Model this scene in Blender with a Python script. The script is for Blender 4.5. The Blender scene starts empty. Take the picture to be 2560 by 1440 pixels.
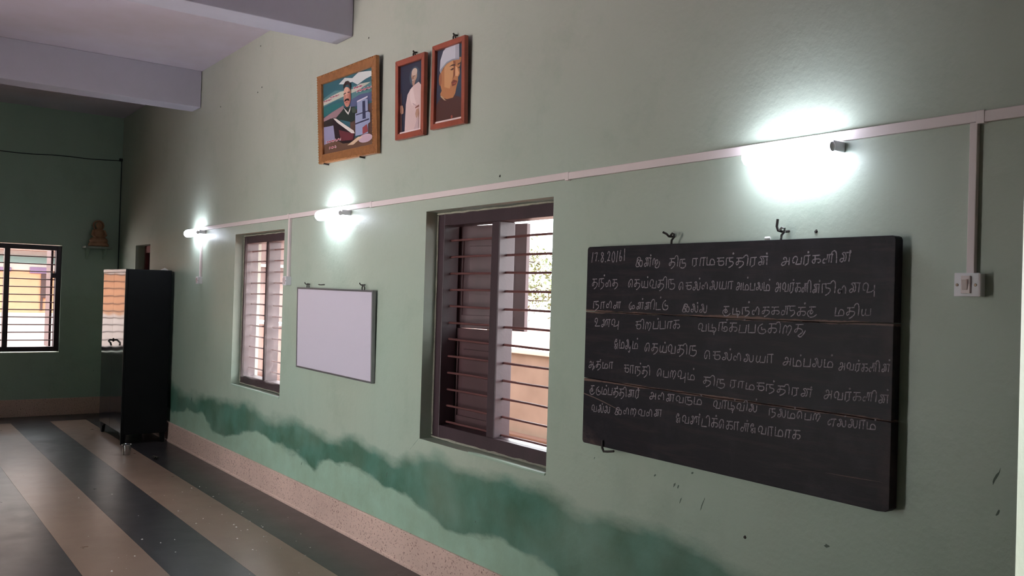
import bpy, bmesh, math, random
from mathutils import Vector, Matrix
random.seed(7)
S = bpy.context.scene
COL = S.collection

# ------------------------------------------------------------------ camera
cam = bpy.data.cameras.new('camera')
cam.sensor_width = 36.0
cam.lens = 2221.5 / 2560 * 36.0
cam.clip_start = 0.05
camo = bpy.data.objects.new('camera', cam)
COL.objects.link(camo)
r = Vector((0.59246, 0.80506, 0.02932)); u = Vector((-0.00891, -0.02985, 0.99951)); f = r.cross(u) * -1
camo.matrix_world = Matrix(((r.x, u.x, -f.x, 0.0), (r.y, u.y, -f.y, -2.57), (r.z, u.z, -f.z, 1.55), (0, 0, 0, 1)))
S.camera = camo

# ------------------------------------------------------------------ sky, exposure
W = bpy.data.worlds.new('overcast_sky'); S.world = W
W.use_nodes = True
bg = W.node_tree.nodes['Background']
bg.inputs[0].default_value = (0.93, 0.97, 1.0, 1)
bg.inputs[1].default_value = 1.0
sun = bpy.data.lights.new('sun', 'SUN'); sun.energy = 8.0; sun.angle = 0.02; sun.color = (1.0, 0.96, 0.90)
suno = bpy.data.objects.new('sun', sun); COL.objects.link(suno)
suno.rotation_euler = Vector((0.16, 0.26, 0.95)).to_track_quat('Z', 'Y').to_euler()
S.view_settings.view_transform = 'Standard'
S.view_settings.look = 'None'
S.view_settings.gamma = 1.0
S.view_settings.use_curve_mapping = False
S.view_settings.exposure = 3.38
S.cycles.use_denoising = True
S.cycles.max_bounces = 8
S.cycles.diffuse_bounces = 6
S.cycles.transparent_max_bounces = 16
S.cycles.sample_clamp_indirect = 6.0
S.cycles.caustics_reflective = False
S.cycles.caustics_refractive = False

ROOM_X0, ROOM_X1, ROOM_Y0, ROOM_Z = -11.65, 2.8, -4.7, 3.61
THICK = 0.23
# openings of the long wall opposite the camera's subject (x0, x1, z0, z1)
LEFT_OPEN = [(-7.0, -5.5, 0.0, 2.8), (-5.2, -3.7, 0.0, 2.8)]

def portal(loc, rot, sx, sz):
    l = bpy.data.lights.new('daylight_portal', 'AREA'); l.shape = 'RECTANGLE'; l.size = sx; l.size_y = sz
    l.cycles.is_portal = True
    o = bpy.data.objects.new('daylight_portal', l); COL.objects.link(o); o.location = loc; o.rotation_euler = rot
H = math.pi / 2
for x0, x1, z0, z1 in LEFT_OPEN:                      # facing +Y
    portal(((x0 + x1) / 2, ROOM_Y0 - 0.24, (z0 + z1) / 2), (H, 0, 0), x1 - x0, z1 - z0)
for x0, x1, z0, z1 in [(-7.48, -6.40, .745, 2.015), (-4.33, -3.19, .74, 2.02), (-1.135, -0.235, 0.0, 2.02)]:
    portal(((x0 + x1) / 2, 0.34, (z0 + z1) / 2), (-H, 0, 0), x1 - x0, z1 - z0)     # facing -Y
portal((ROOM_X0 - 0.3, -1.2, 1.375), (0, -H, 0), 1.27, 1.16)                            # facing +X

# ------------------------------------------------------------------ materials
def lin(c):
    return tuple((v / 255 / 12.92) if v / 255 <= 0.04045 else ((v / 255 + 0.055) / 1.055) ** 2.4 for v in c) + (1.0,)

class Nt:
    """small helper around a material's node tree"""
    def __init__(s, name):
        s.m = bpy.data.materials.new(name); s.m.use_nodes = True
        s.t = s.m.node_tree; s.b = s.t.nodes['Principled BSDF']
        s.pos = None
    def n(s, kind, **kw):
        nd = s.t.nodes.new('ShaderNode' + kind)
        for k, v in kw.items():
            setattr(nd, k, v)
        return nd
    def l(s, a, b):
        s.t.links.new(a, b)
    def P(s):
        if s.pos is None:
            s.pos = s.n('NewGeometry').outputs['Position']
        return s.pos
    def val(s, x):
        return x
    def math(s, op, a, b=None, clamp=False):
        nd = s.n('Math', operation=op, use_clamp=clamp)
        for i, x in enumerate((a, b)):
            if x is None: continue
            if isinstance(x, (int, float)): nd.inputs[i].default_value = x
            else: s.l(x, nd.inputs[i])
        return nd.outputs[0]
    def noise(s, scale, detail=3, rough=0.5, vec=None, stretch=None):
        nd = s.n('TexNoise'); nd.inputs['Scale'].default_value = scale
        nd.inputs['Detail'].default_value = detail; nd.inputs['Roughness'].default_value = rough
        v = vec or s.P()
        if stretch:
            mp = s.n('Mapping'); mp.inputs['Scale'].default_value = stretch; s.l(v, mp.inputs[0]); v = mp.outputs[0]
        s.l(v, nd.inputs['Vector'])
        return nd.outputs['Fac']
    def ramp(s, fac, lo, hi):
        nd = s.n('MapRange'); s.l(fac, nd.inputs[0]); nd.inputs[1].default_value = lo; nd.inputs[2].default_value = hi
        nd.clamp = True
        return nd.outputs[0]
    def mix(s, fac, a, b):
        nd = s.n('Mix', data_type='RGBA')
        if isinstance(fac, (int, float)): nd.inputs[0].default_value = fac
        else: s.l(fac, nd.inputs[0])
        for i, x in ((6, a), (7, b)):
            if isinstance(x, tuple): nd.inputs[i].default_value = x
            else: s.l(x, nd.inputs[i])
        return nd.outputs[2]
    def bump(s, h, strength=0.2, dist=0.01):
        nd = s.n('Bump'); nd.inputs['Strength'].default_value = strength; nd.inputs['Distance'].default_value = dist
        s.l(h, nd.inputs['Height']); s.l(nd.outputs[0], s.b.inputs['Normal'])
    def col(s, c):
        if isinstance(c, tuple): s.b.inputs['Base Color'].default_value = c
        else: s.l(c, s.b.inputs['Base Color'])

def mat(name, c, rough=0.6, metal=0.0, var=0.0, vscale=8.0, bump=0.0, bscale=60.0, stretch=None, spec=None, c2=None):
    t = Nt(name); t.b.inputs['Roughness'].default_value = rough; t.b.inputs['Metallic'].default_value = metal
    if spec is not None: t.b.inputs['Specular IOR Level'].default_value = spec
    base = lin(c)
    if var or c2:
        d = lin(c2) if c2 else tuple(v * (1 - var) for v in base[:3]) + (1.0,)
        t.col(t.mix(t.ramp(t.noise(vscale, 4, 0.6, stretch=stretch), 0.3, 0.7), base, d))
    else:
        t.col(base)
    if bump:
        t.bump(t.noise(bscale, 2), bump, 0.004)
    return t.m

def wall_paint(name, stain):
    t = Nt(name); t.b.inputs['Roughness'].default_value = 0.42
    base = lin((165, 183, 167)); warm = lin((168, 179, 162))
    c = t.mix(t.ramp(t.noise(0.7, 4, 0.55), 0.35, 0.65), base, warm)
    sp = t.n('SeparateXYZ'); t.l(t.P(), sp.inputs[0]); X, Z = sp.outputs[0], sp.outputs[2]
    # tint of the light painted in: warmer grey upwards, greener below
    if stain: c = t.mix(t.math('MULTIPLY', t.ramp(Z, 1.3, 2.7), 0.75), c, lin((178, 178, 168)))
    else: c = t.mix(0.5, c, lin((160, 188, 170)))
    # scuffs and dirt
    dirt = t.math('MULTIPLY', t.ramp(t.noise(2.3, 6, 0.7), 0.52, 0.75), 0.35)
    c = t.mix(dirt, c, lin((132, 150, 132)))
    speck = t.math('MULTIPLY', t.ramp(t.noise(26, 2, 0.5), 0.72, 0.78), t.ramp(Z, 1.0, 0.4))
    c = t.mix(t.math('MULTIPLY', speck, 0.5), c, lin((60, 72, 66)))
    if stain:
        def curve(pts):
            u_ = t.ramp(X, -9.6, -1.4)
            fc = t.n('FloatCurve'); cv = fc.mapping.curves[0]
            P = [((x + 9.6) / 8.2, z) for x, z in pts]
            cv.points[0].location = (0, P[0][1]); cv.points[1].location = (1, P[-1][1])
            for p in P: cv.points.new(*p)
            fc.mapping.update(); t.l(u_, fc.inputs['Value'])
            return fc.outputs[0]
        up = curve([(-9.07, .572), (-8.42, .561), (-7.64, .592), (-6.87, .613), (-6.37, .582), (-5.93, .611), (-5.35, .596), (-4.79, .60), (-4.32, .65), (-3.91, .66), (-3.55, .68), (-3.3, .665), (-3.03, .66), (-2.8, .65), (-2.6, .65), (-2.4, .635), (-2.2, .62), (-1.95, .60)])
        lo = curve([(-9.05, .318), (-8.41, .414), (-7.82, .291), (-7.22, .342), (-6.85, .394), (-6.44, .393), (-6.05, .365), (-5.77, .327), (-5.45, .408), (-5.04, .389), (-4.53, .378), (-3.97, .330), (-3.5, .329), (-3.07, .309), (-2.4, .24), (-1.9, .20)])
        big = t.math('ADD', t.math('MULTIPLY', t.math('SUBTRACT', t.noise(3.4, 2, 0.5, stretch=(0.55, 1, 1)), 0.5), 0.26), t.math('MULTIPLY', t.math('SUBTRACT', t.noise(16, 4, 0.6, stretch=(0.4, 1, 1)), 0.5), 0.08))
        zz = t.math('ADD', Z, big)
        above = t.ramp(t.math('SUBTRACT', up, zz), -0.03, 0.05)
        below = t.ramp(t.math('SUBTRACT', zz, lo), -0.012, 0.02)
        band = t.math('MULTIPLY', above, below)
        fade = t.math('MULTIPLY', t.ramp(X, -1.65, -2.15), t.math('ADD', t.math('MULTIPLY', t.ramp(t.noise(1.6, 3), 0.25, 0.6), 0.3), 0.65))
        band = t.math('MULTIPLY', band, fade)
        # paler salty strip under the damp band
        salt = t.math('MULTIPLY', t.math('SUBTRACT', 1.0, below), t.math('MULTIPLY', t.ramp(X, -1.8, -2.8), 0.7))
        c = t.mix(salt, c, t.mix(t.ramp(t.noise(6, 5, .65), 0.35, 0.68), lin((152, 188, 166)), lin((138, 166, 140))))
        c = t.mix(band, c, t.mix(t.ramp(t.noise(5, 3), 0.35, 0.65), lin((52, 96, 74)), lin((76, 124, 108))))
        # run-off streaks under the near window
        st = t.math('MULTIPLY', t.ramp(t.noise(9, 3, 0.6, stretch=(0.6, 1, 0.16)), 0.56, 0.72), t.ramp(Z, 1.3, 0.6))
        c = t.mix(t.math('MULTIPLY', st, 0.10), c, lin((100, 118, 98)))
    t.col(c)
    t.bump(t.math('ADD', t.noise(42, 3, 0.55), t.math('MULTIPLY', t.noise(7, 2), 1.6)), 0.35, 0.004)
    return t.m

def terrazzo(name, c, speck_d, speck_l, rough=0.36, dens=0.62, fine=95):
    t = Nt(name); t.b.inputs['Roughness'].default_value = rough
    base = t.mix(t.ramp(t.noise(1.7, 4, 0.6), 0.3, 0.7), lin(c), tuple(v * 0.78 for v in lin(c)[:3]) + (1.0,))
    cc = t.mix(t.ramp(t.noise(fine, 2, 0.6), dens, dens + 0.06), base, lin(speck_d))
    cc = t.mix(t.ramp(t.noise(fine * 1.25, 2, 0.6, stretch=(1.1, 0.9, 1)), 0.64, 0.72), cc, lin(speck_l))
    t.col(cc)
    rr = t.math('ADD', t.math('MULTIPLY', t.noise(5, 4, 0.6), 0.18), rough - 0.09)
    t.l(rr, t.b.inputs['Roughness'])
    t.bump(t.noise(14, 3), 0.04, 0.006)
    return t.m

M = {}
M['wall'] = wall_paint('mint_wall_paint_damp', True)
M['wall2'] = wall_paint('mint_wall_paint', False)
M['ceiling'] = mat('whitewash', (206, 197, 214), 0.8, var=0.16, vscale=1.3, c2=(196, 184, 194))
M['beam'] = mat('whitewash_beam', (190, 187, 202), 0.8, var=0.08, vscale=2.5)
M['floor_dark'] = terrazzo('terrazzo_dark', (58, 54, 57), (44, 41, 43), (72, 68, 70), 0.31, 0.56, 260)
M['floor_light'] = terrazzo('terrazzo_light', (146, 121, 106), (124, 101, 88), (164, 142, 127), 0.31, 0.56, 260)
M['skirt'] = terrazzo('terrazzo_skirting', (222, 188, 174), (122, 86, 78), (226, 196, 182), 0.45, 0.60)
M['wood'] = mat('dark_window_wood', (66, 48, 54), 0.42, var=0.25, vscale=7, stretch=(1, 1, .15), bump=.1)
M['wood_red'] = mat('red_brown_wood', (128, 62, 58), 0.45, var=0.3, vscale=9)
M['shutter'] = mat('shutter_wood', (82, 54, 57), 0.5, var=0.25, vscale=6, stretch=(1, 1, .2))
M['bar'] = mat('painted_iron_bar', (106, 66, 64), 0.45, var=.2)
M['plaster'] = mat('bare_plaster', (166, 162, 146), 0.85, var=.25, vscale=40)
M['pvc'] = mat('cream_pvc', (224, 208, 207), 0.45)
M['switch'] = mat('white_switch_plastic', (222, 218, 222), 0.35)
M['rocker'] = mat('ivory_rocker', (214, 196, 194), 0.3)
M['brass'] = mat('dull_screw', (120, 100, 84), 0.4, 0.7)
M['steel'] = mat('bright_steel', (205, 205, 205), 0.22, 1.0)
M['iron'] = mat('rusty_iron', (58, 50, 48), 0.55, 0.5, var=.4)
M['alu'] = mat('aluminium_edge', (150, 146, 150), 0.38, 0.8)
M['whiteboard'] = mat('whiteboard_face', (206, 198, 212), 0.3)
M['cab'] = mat('black_cabinet_enamel', (15, 15, 17), 0.5, var=.3, spec=0.2)
M['cab_door'] = mat('glossy_cabinet_enamel', (30, 30, 34), 0.09, spec=0.9)
M['black'] = mat('black_rubber', (16, 16, 17), 0.6)
M['gold'] = mat('gilt_frame', (178, 120, 76), 0.4, 0.35, var=.3, vscale=30)
M['gold_hi'] = mat('gilt_bead', (200, 142, 92), 0.35, 0.4, var=.3, vscale=60)
M['teak'] = mat('reddish_frame_wood', (162, 82, 63), 0.4, var=.25, vscale=12)
M['back'] = mat('dark_backing', (34, 28, 26), 0.7)
M['clay'] = mat('ochre_statue', (176, 132, 100), 0.6, var=.3, vscale=20)
M['slab'] = mat('shelf_slab', (150, 160, 148), 0.6, var=.2)
M['cable'] = mat('dark_cable', (36, 42, 40), 0.6)
M['paper'] = mat('paper_scrap', (206, 200, 196), 0.8)
M['chalk_stick'] = mat('chalk', (238, 236, 232), 0.8)
M['scrap'] = mat('dark_scrap', (48, 42, 38), 0.8)

def emit(name, c, s):
    t = Nt(name); t.b.inputs['Base Color'].default_value = (0.9, 0.9, 0.9, 1)
    t.b.inputs['Emission Color'].default_value = c + (1.0,); t.b.inputs['Emission Strength'].default_value = s
    return t.m
M['tube'] = emit('lit_lamp_tube', (0.78, 0.86, 1.0), 3.2)

def board_mat():
    t = Nt('worn_black_board'); t.b.inputs['Roughness'].default_value = 0.45; t.b.inputs['Specular IOR Level'].default_value = 0.18
    base = t.mix(t.ramp(t.noise(3, 5, 0.65), 0.3, 0.7), lin((28, 20, 27)), lin((23, 20, 29)))
    grain = t.ramp(t.noise(20, 4, 0.65, stretch=(0.18, 1, 1.6)), 0.5, 0.8)
    base = t.mix(t.math('MULTIPLY', grain, 0.35), base, lin((78, 62, 62)))
    sp = t.n('SeparateXYZ'); t.l(t.P(), sp.inputs[0]); X, Z = sp.outputs[0], sp.outputs[2]
    n1 = t.noise(14, 5, 0.7, stretch=(0.35, 1, 1.4))
    for z0, w in ((1.5005, 0.011), (1.2085, 0.009)):
        d = t.math('ABSOLUTE', t.math('SUBTRACT', Z, z0))
        lim = t.math('MULTIPLY', t.ramp(n1, 0.36, 0.72), w)
        k = t.ramp(t.math('SUBTRACT', lim, d), -0.001, 0.0015)
        base = t.mix(t.math('MULTIPLY', k, 0.8), base, lin((122, 96, 86)))
    # rubbed-bare edge along the near end and the lower far corner
    ed = t.math('MULTIPLY', t.ramp(X, -1.53, -1.49), t.ramp(t.noise(7, 4, .7), 0.42, 0.7))
    base = t.mix(t.math('MULTIPLY', ed, 0.3), base, lin((96, 72, 70)))
    dg = t.math('SUBTRACT', t.math('ADD', t.math('MULTIPLY', t.math('ADD', X, 2.87), 0.62), Z), 1.03)
    lc = t.math('MULTIPLY', t.ramp(dg, 0.0, -0.05), t.ramp(t.noise(24, 4, .7, stretch=(.5, 1, 1)), 0.40, 0.66))
    base = t.mix(t.math('MULTIPLY', lc, 0.45), base, lin((104, 82, 76)))
    sm = t.math('MULTIPLY', t.ramp(t.noise(4.5, 6, .75), 0.5, 0.8), 0.18)
    base = t.mix(sm, base, lin((96, 88, 98)))
    t.col(base); t.bump(t.noise(38, 4, .7, stretch=(.3, 1, 1)), 0.25, 0.003)
    return t.m
M['board'] = board_mat()

def chalk_mat():
    t = Nt('chalk_strokes'); t.b.inputs['Roughness'].default_value = 0.9
    k = t.ramp(t.noise(260, 3, 0.7), 0.30, 0.58)
    t.col(t.mix(k, lin((60, 52, 60)), lin((170, 158, 164))))
    return t.m
M['chalk'] = chalk_mat()

def film_mat():
    t = Nt('clear_plastic_sheet')
    out = t.t.nodes['Material Output']
    tr = t.n('BsdfTransparent'); tl = t.n('BsdfTranslucent'); df = t.n('BsdfGlossy')
    tl.inputs[0].default_value = (0.85, 0.72, 0.70, 1); df.inputs['Roughness'].default_value = 0.25
    m1 = t.n('MixShader'); m1.inputs[0].default_value = 0.03; t.l(tl.outputs[0], m1.inputs[1]); t.l(df.outputs[0], m1.inputs[2])
    m2 = t.n('MixShader')
    fac = t.math('ADD', t.math('MULTIPLY', t.ramp(t.noise(16, 4, .6), 0.5, 0.8), 0.12), 0.09)
    t.l(fac, m2.inputs[0]); t.l(tr.outputs[0], m2.inputs[1]); t.l(m1.outputs[0], m2.inputs[2])
    t.l(m2.outputs[0], out.inputs[0])
    return t.m
M['film'] = film_mat()

# ------------------------------------------------------------------ mesh helpers
class B:
    """collects geometry in world coordinates"""
    def __init__(s): s.v = []; s.f = []; s.mi = []
    def add(s, vs, fs, mi=0):
        o = len(s.v); s.v += [tuple(x) for x in vs]
        for q in fs: s.f.append(tuple(o + i for i in q)); s.mi.append(mi)
        return s
    def box(s, x0, x1, y0, y1, z0, z1, mi=0):
        return s.add([(x0, y0, z0), (x1, y0, z0), (x1, y1, z0), (x0, y1, z0), (x0, y0, z1), (x1, y0, z1), (x1, y1, z1), (x0, y1, z1)],
                     [(0, 3, 2, 1), (4, 5, 6, 7), (0, 1, 5, 4), (1, 2, 6, 5), (2, 3, 7, 6), (3, 0, 4, 7)], mi)
    def tube(s, pts, rad, n=8, cap=True, mi=0):
        pts = [Vector(p) for p in pts]; rads = rad if isinstance(rad, (list, tuple)) else [rad] * len(pts)
        vs, fs = [], []
        d0 = (pts[1] - pts[0]).normalized()
        nrm = d0.orthogonal().normalized()
        for i, p in enumerate(pts):
            d = ((pts[min(i + 1, len(pts) - 1)] - pts[max(i - 1, 0)])).normalized()
            nrm = (nrm - d * nrm.dot(d)); nrm = nrm.normalized() if nrm.length > 1e-6 else d.orthogonal().normalized()
            bn = d.cross(nrm)
            for k in range(n):
                a = 2 * math.pi * k / n
                vs.append(p + (nrm * math.cos(a) + bn * math.sin(a)) * rads[i])
        for i in range(len(pts) - 1):
            for k in range(n):
                fs.append((i * n + k, i * n + (k + 1) % n, (i + 1) * n + (k + 1) % n, (i + 1) * n + k))
        if cap:
            fs.append(tuple(reversed(range(n)))); fs.append(tuple((len(pts) - 1) * n + k for k in range(n)))
        return s.add(vs, fs, mi)
    def lathe(s, prof, c, n=24, mi=0, axis='z', sy=1.0):
        vs, fs = [], []
        for rr, h in prof:
            for k in range(n):
                a = 2 * math.pi * k / n; ca, sa = rr * math.cos(a), rr * math.sin(a) * sy
                vs.append((c[0] + ca, c[1] + sa, c[2] + h) if axis == 'z' else (c[0] + h, c[1] + ca, c[2] + sa))
        for i in range(len(prof) - 1):
            for k in range(n):
                fs.append((i * n + k, i * n + (k + 1) % n, (i + 1) * n + (k + 1) % n, (i + 1) * n + k))
        fs.append(tuple(reversed(range(n)))); fs.append(tuple((len(prof) - 1) * n + k for k in range(n)))
        return s.add(vs, fs, mi)
    def prism_xz(s, poly, y0, y1, mi=0):
        """polygon in the x-z plane, pushed from y0 (front) to y1"""
        n = len(poly)
        vs = [(x, y0, z) for x, z in poly] + [(x, y1, z) for x, z in poly]
        fs = [tuple(range(n)), tuple(reversed(range(n, 2 * n)))] + [(i, n + i, n + (i + 1) % n, (i + 1) % n) for i in range(n)]
        return s.add(vs, fs, mi)
    def map(s, fn):
        s.v = [tuple(fn(Vector(p))) for p in s.v]; return s

WLOC = {}
def mesh_obj(name, b, mats, parent=None, bevel=0.0, smooth=False, origin=None):
    xs = list(zip(*b.v))
    c = Vector([(min(a) + max(a)) / 2 for a in xs])
    if parent is None: c = Vector((c.x, c.y, min(xs[2])))
    if origin: c = Vector(origin)
    me = bpy.data.meshes.new(name)
    me.from_pydata([tuple(Vector(p) - c) for p in b.v], [], b.f)
    for m in (mats if isinstance(mats, list) else [mats]): me.materials.append(m)
    for p, mi in zip(me.polygons, b.mi): p.material_index = mi
    bm = bmesh.new(); bm.from_mesh(me)
    bmesh.ops.recalc_face_normals(bm, faces=bm.faces)
    if bevel:
        bmesh.ops.bevel(bm, geom=[e for e in bm.edges if len(e.link_faces) == 2 and e.calc_face_angle(0) > 0.5], offset=bevel, segments=2, profile=0.6, affect='EDGES', clamp_overlap=True)
    bm.to_mesh(me); bm.free()
    if smooth:
        for p in me.polygons: p.use_smooth = True
        me.set_sharp_from_angle(angle=0.7)
    o = bpy.data.objects.new(name, me); COL.objects.link(o)
    WLOC[o] = c
    if parent: o.parent = parent; o.location = c - WLOC[parent]
    else: o.location = c
    return o
def empty(name, loc):
    o = bpy.data.objects.new(name, None); COL.objects.link(o); o.location = loc; o.empty_display_size = 0.1
    WLOC[o] = Vector(loc); return o
def tag(o, label, cat, group=None):
    o['label'] = label; o['category'] = cat
    if group: o['group'] = group
    return o
def struct(o, label=None):
    o['kind'] = 'structure'
    if label: o['label'] = label
    return o
def thing(name, loc, label, cat, group=None):
    return tag(empty(name, loc), label, cat, group)

def holed_wall(b, axis, u0, u1, z0, z1, front, back, holes):
    """wall slab with rectangular openings; axis 'x': runs along x (front/back are y), 'y': runs along y"""
    us = sorted({u0, u1, *[h[0] for h in holes], *[h[1] for h in holes]})
    zs = sorted({z0, z1, *[h[2] for h in holes], *[h[3] for h in holes]})
    def P(u_, d, z): return (u_, d, z) if axis == 'x' else (d, u_, z)
    def hole(i, j):
        cu, cz = (us[i] + us[i + 1]) / 2, (zs[j] + zs[j + 1]) / 2
        return any(h[0] < cu < h[1] and h[2] < cz < h[3] for h in holes)
    idx = {}
    def V(i, j, k):
        if (i, j, k) not in idx:
            idx[(i, j, k)] = len(b.v); b.v.append(P(us[i], front if k == 0 else back, zs[j]))
        return idx[(i, j, k)]
    nu, nz = len(us) - 1, len(zs) - 1
    solid = lambda i, j: 0 <= i < nu and 0 <= j < nz and not hole(i, j)
    def F(*q): b.f.append(q); b.mi.append(0)
    for i in range(nu):
        for j in range(nz):
            if not solid(i, j): continue
            F(V(i, j, 0), V(i + 1, j, 0), V(i + 1, j + 1, 0), V(i, j + 1, 0))
            F(V(i, j, 1), V(i, j + 1, 1), V(i + 1, j + 1, 1), V(i + 1, j, 1))
            if not solid(i - 1, j): F(V(i, j, 0), V(i, j + 1, 0), V(i, j + 1, 1), V(i, j, 1))
            if not solid(i + 1, j): F(V(i + 1, j, 0), V(i + 1, j, 1), V(i + 1, j + 1, 1), V(i + 1, j + 1, 0))
            if not solid(i, j - 1): F(V(i, j, 0), V(i, j, 1), V(i + 1, j, 1), V(i + 1, j, 0))
            if not solid(i, j + 1): F(V(i, j + 1, 0), V(i + 1, j + 1, 0), V(i + 1, j + 1, 1), V(i, j + 1, 1))
    return b

# ------------------------------------------------------------------ room shell
WIN1 = (-7.48, -6.40, 0.745, 2.015)
WIN2 = (-4.33, -3.19, 0.740, 2.020)
DOOR1 = (-10.85, -10.22, 0.0, 2.02)
DOOR2 = (-1.135, -0.235, 0.0, 2.02)
FARWIN = (-1.76, -0.635, 0.740, 2.010)
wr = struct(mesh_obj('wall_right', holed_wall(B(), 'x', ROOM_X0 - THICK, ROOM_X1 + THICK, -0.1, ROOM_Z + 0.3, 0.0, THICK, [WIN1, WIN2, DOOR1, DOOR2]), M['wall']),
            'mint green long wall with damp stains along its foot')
struct(mesh_obj('wall_back', holed_wall(B(), 'y', ROOM_Y0, 0.0, -0.1, ROOM_Z + 0.3, ROOM_X0, ROOM_X0 - THICK, [FARWIN]), M['wall2']), 'shaded green end wall')
struct(mesh_obj('wall_left', holed_wall(B(), 'x', ROOM_X0 - THICK, ROOM_X1 + THICK, -0.1, ROOM_Z + 0.3, ROOM_Y0, ROOM_Y0 - THICK, LEFT_OPEN), M['wall2']), 'green long wall opposite')
struct(mesh_obj('wall_front', B().box(ROOM_X1, ROOM_X1 + THICK, ROOM_Y0, 0, -0.1, ROOM_Z + .3), M['wall2']), 'green wall behind the viewer')
ce = struct(mesh_obj('ceiling', B().box(ROOM_X0, ROOM_X1, ROOM_Y0, 0, ROOM_Z, ROOM_Z + 0.30), M['ceiling']), 'whitewashed concrete ceiling')
for x0, x1, z in ((-5.579, -5.337, 3.230), (-8.818, -8.555, 3.262), (-2.34, -2.10, 3.23), (0.90, 1.14, 3.23)):
    mesh_obj('beam', B().box(x0, x1, ROOM_Y0 + .001, -0.004, z, ROOM_Z), M['beam'], ce, bevel=0.006)
# nail holes and marks in the plaster
for x, z in ((-5.111, 3.174), (-7.028, 3.527), (-7.981, 3.181), (-6.971, 3.182), (-7.06, 3.155), (-3.624, 2.155), (-1.79, 1.80), (-2.05, 0.72)):
    mesh_obj('nail', B().tube([(x, 0.004, z), (x - .002, -0.0015, z + .002)], [.008, .006], 6), M['iron'], wr)

# floor: a slab with poured terrazzo stripes lying on it
fl = struct(mesh_obj('floor', B().box(ROOM_X0, ROOM_X1, ROOM_Y0, 0, -0.1, -0.012), M['floor_dark']), 'terrazzo floor with dark and tan stripes')
edges = [-0.0, -0.41, -0.785, -1.172, -1.562]
while edges[-1] > ROOM_Y0 + .4: edges.append(edges[-1] - 0.387)
edges[-1] = ROOM_Y0
BX = -11.15
for i in range(len(edges) - 1):
    mesh_obj('stripe', B().box(BX + .0006, ROOM_X1, edges[i + 1] + .0006, edges[i] - .0006, -0.012, 0.0), M['floor_light'] if i % 2 else M['floor_dark'], fl)
mesh_obj('stripe', B().box(ROOM_X0, BX - .0006, ROOM_Y0, 0, -0.012, 0.0), M['floor_dark'], fl)

# skirtings
def skirt_x(x0, x1, name_parent):
    b = B()
    prof = [(0.0, 0.0), (-0.022, 0.0), (-0.022, 0.012), (-0.016, 0.02), (-0.016, 0.187), (-0.010, 0.193), (0.0, 0.193)]
    n = len(prof)
    b.add([(x0, y, z) for y, z in prof] + [(x1, y, z) for y, z in prof],
          [(i, i + 1, n + i + 1, n + i) for i in range(n - 1)] + [tuple(range(n)), tuple(reversed(range(n, 2 * n)))])
    return b
bs = skirt_x(ROOM_X0, DOOR1[0], None)
for a, c in ((DOOR1[1], DOOR2[0]), (DOOR2[1], ROOM_X1)):
    k = skirt_x(a, c, None); bs.add(k.v, k.f)
struct(mesh_obj('baseboard_right', bs, M['skirt']), 'speckled pink terrazzo skirting of the long wall')
struct(mesh_obj('baseboard_back', B().box(ROOM_X0, ROOM_X0 + .018, ROOM_Y0, -0.023, 0, 0.2), M['skirt'], bevel=.004), 'speckled terrazzo skirting of the end wall')

# ------------------------------------------------------------------ windows
def window(name, W_, label, y0, y1, fw, axis='x', bars=True, nb=12, front=None, bz=(0.837, 1.862)):
    """timber frame of jambs, head, sill, mullion and iron bars inside an opening. y0..y1 is its depth range"""
    x0, x1, z0, z1 = W_
    def bx(a, c, d0, d1, e0, e1):
        return B().box(a, c, d0, d1, e0, e1) if axis == 'x' else B().box(d0, d1, a, c, e0, e1)
    root = struct(empty(name, ((x0 + x1) / 2, (y0 + y1) / 2, z0) if axis == 'x' else ((y0 + y1) / 2, (x0 + x1) / 2, z0)), label)
    zt, zb = z1 - 0.008, z0 + 0.012
    mx = (x0 + x1) / 2; hw = fw / 2
    for a, c in ((x0, x0 + fw), (x1 - fw, x1)):
        mesh_obj('jamb', bx(a, c, y0, y1, zb, zt), M['wood'], root, bevel=.004)
    mesh_obj('head', bx(x0 + fw, x1 - fw, y0, y1, zt - fw, zt), M['wood'], root, bevel=.004)
    mesh_obj('sill_rail', bx(x0 + fw, x1 - fw, y0, y1, zb, zb + fw), M['wood'], root, bevel=.004)
    mesh_obj('mullion', bx(mx - hw, mx + hw, y0, y1, zb + fw, zt - fw), M['wood'], root, bevel=.004)
    if bars:
        yb = (y0 + y1) / 2
        for (a, c) in ((x0 + fw - .01, mx - hw + .01), (mx + hw - .01, x1 - fw + .01)):
            for i in range(nb):
                z = bz[0] + (bz[1] - bz[0]) * i / (nb - 1)
                w1, w2 = random.uniform(-.003, .003), random.uniform(-.003, .003)
                p = [(a, yb, z + w1), ((a + c) / 2, yb, z + random.uniform(-.002, .002)), (c, yb, z + w2)] if axis == 'x' else [(yb, a, z + w1), (yb, c, z + w2)]
                mesh_obj('bar', B().tube(p, 0.0062, 8), M['bar'], root, smooth=True)
    return root

w1 = window('window_1', WIN1, 'tall barred window left of the whiteboard', 0.08, 0.18, 0.068, bz=(0.890, 1.877))
w2 = window('window_2', WIN2, 'barred window left of the blackboard with closed left shutters', 0.08, 0.18, 0.070)
w3 = window('window_3', FARWIN, 'barred window in the end wall', ROOM_X0 - 0.03, ROOM_X0 - 0.13, 0.056, axis='y', bz=(0.885, 1.867))
for i, o_ in enumerate(LEFT_OPEN):
    if o_[2] > 0.1:
        window('window_%d' % (4 + i), o_, 'timber window of the opposite wall', ROOM_Y0 - .16, ROOM_Y0 - .08, 0.06, bars=False)
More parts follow.
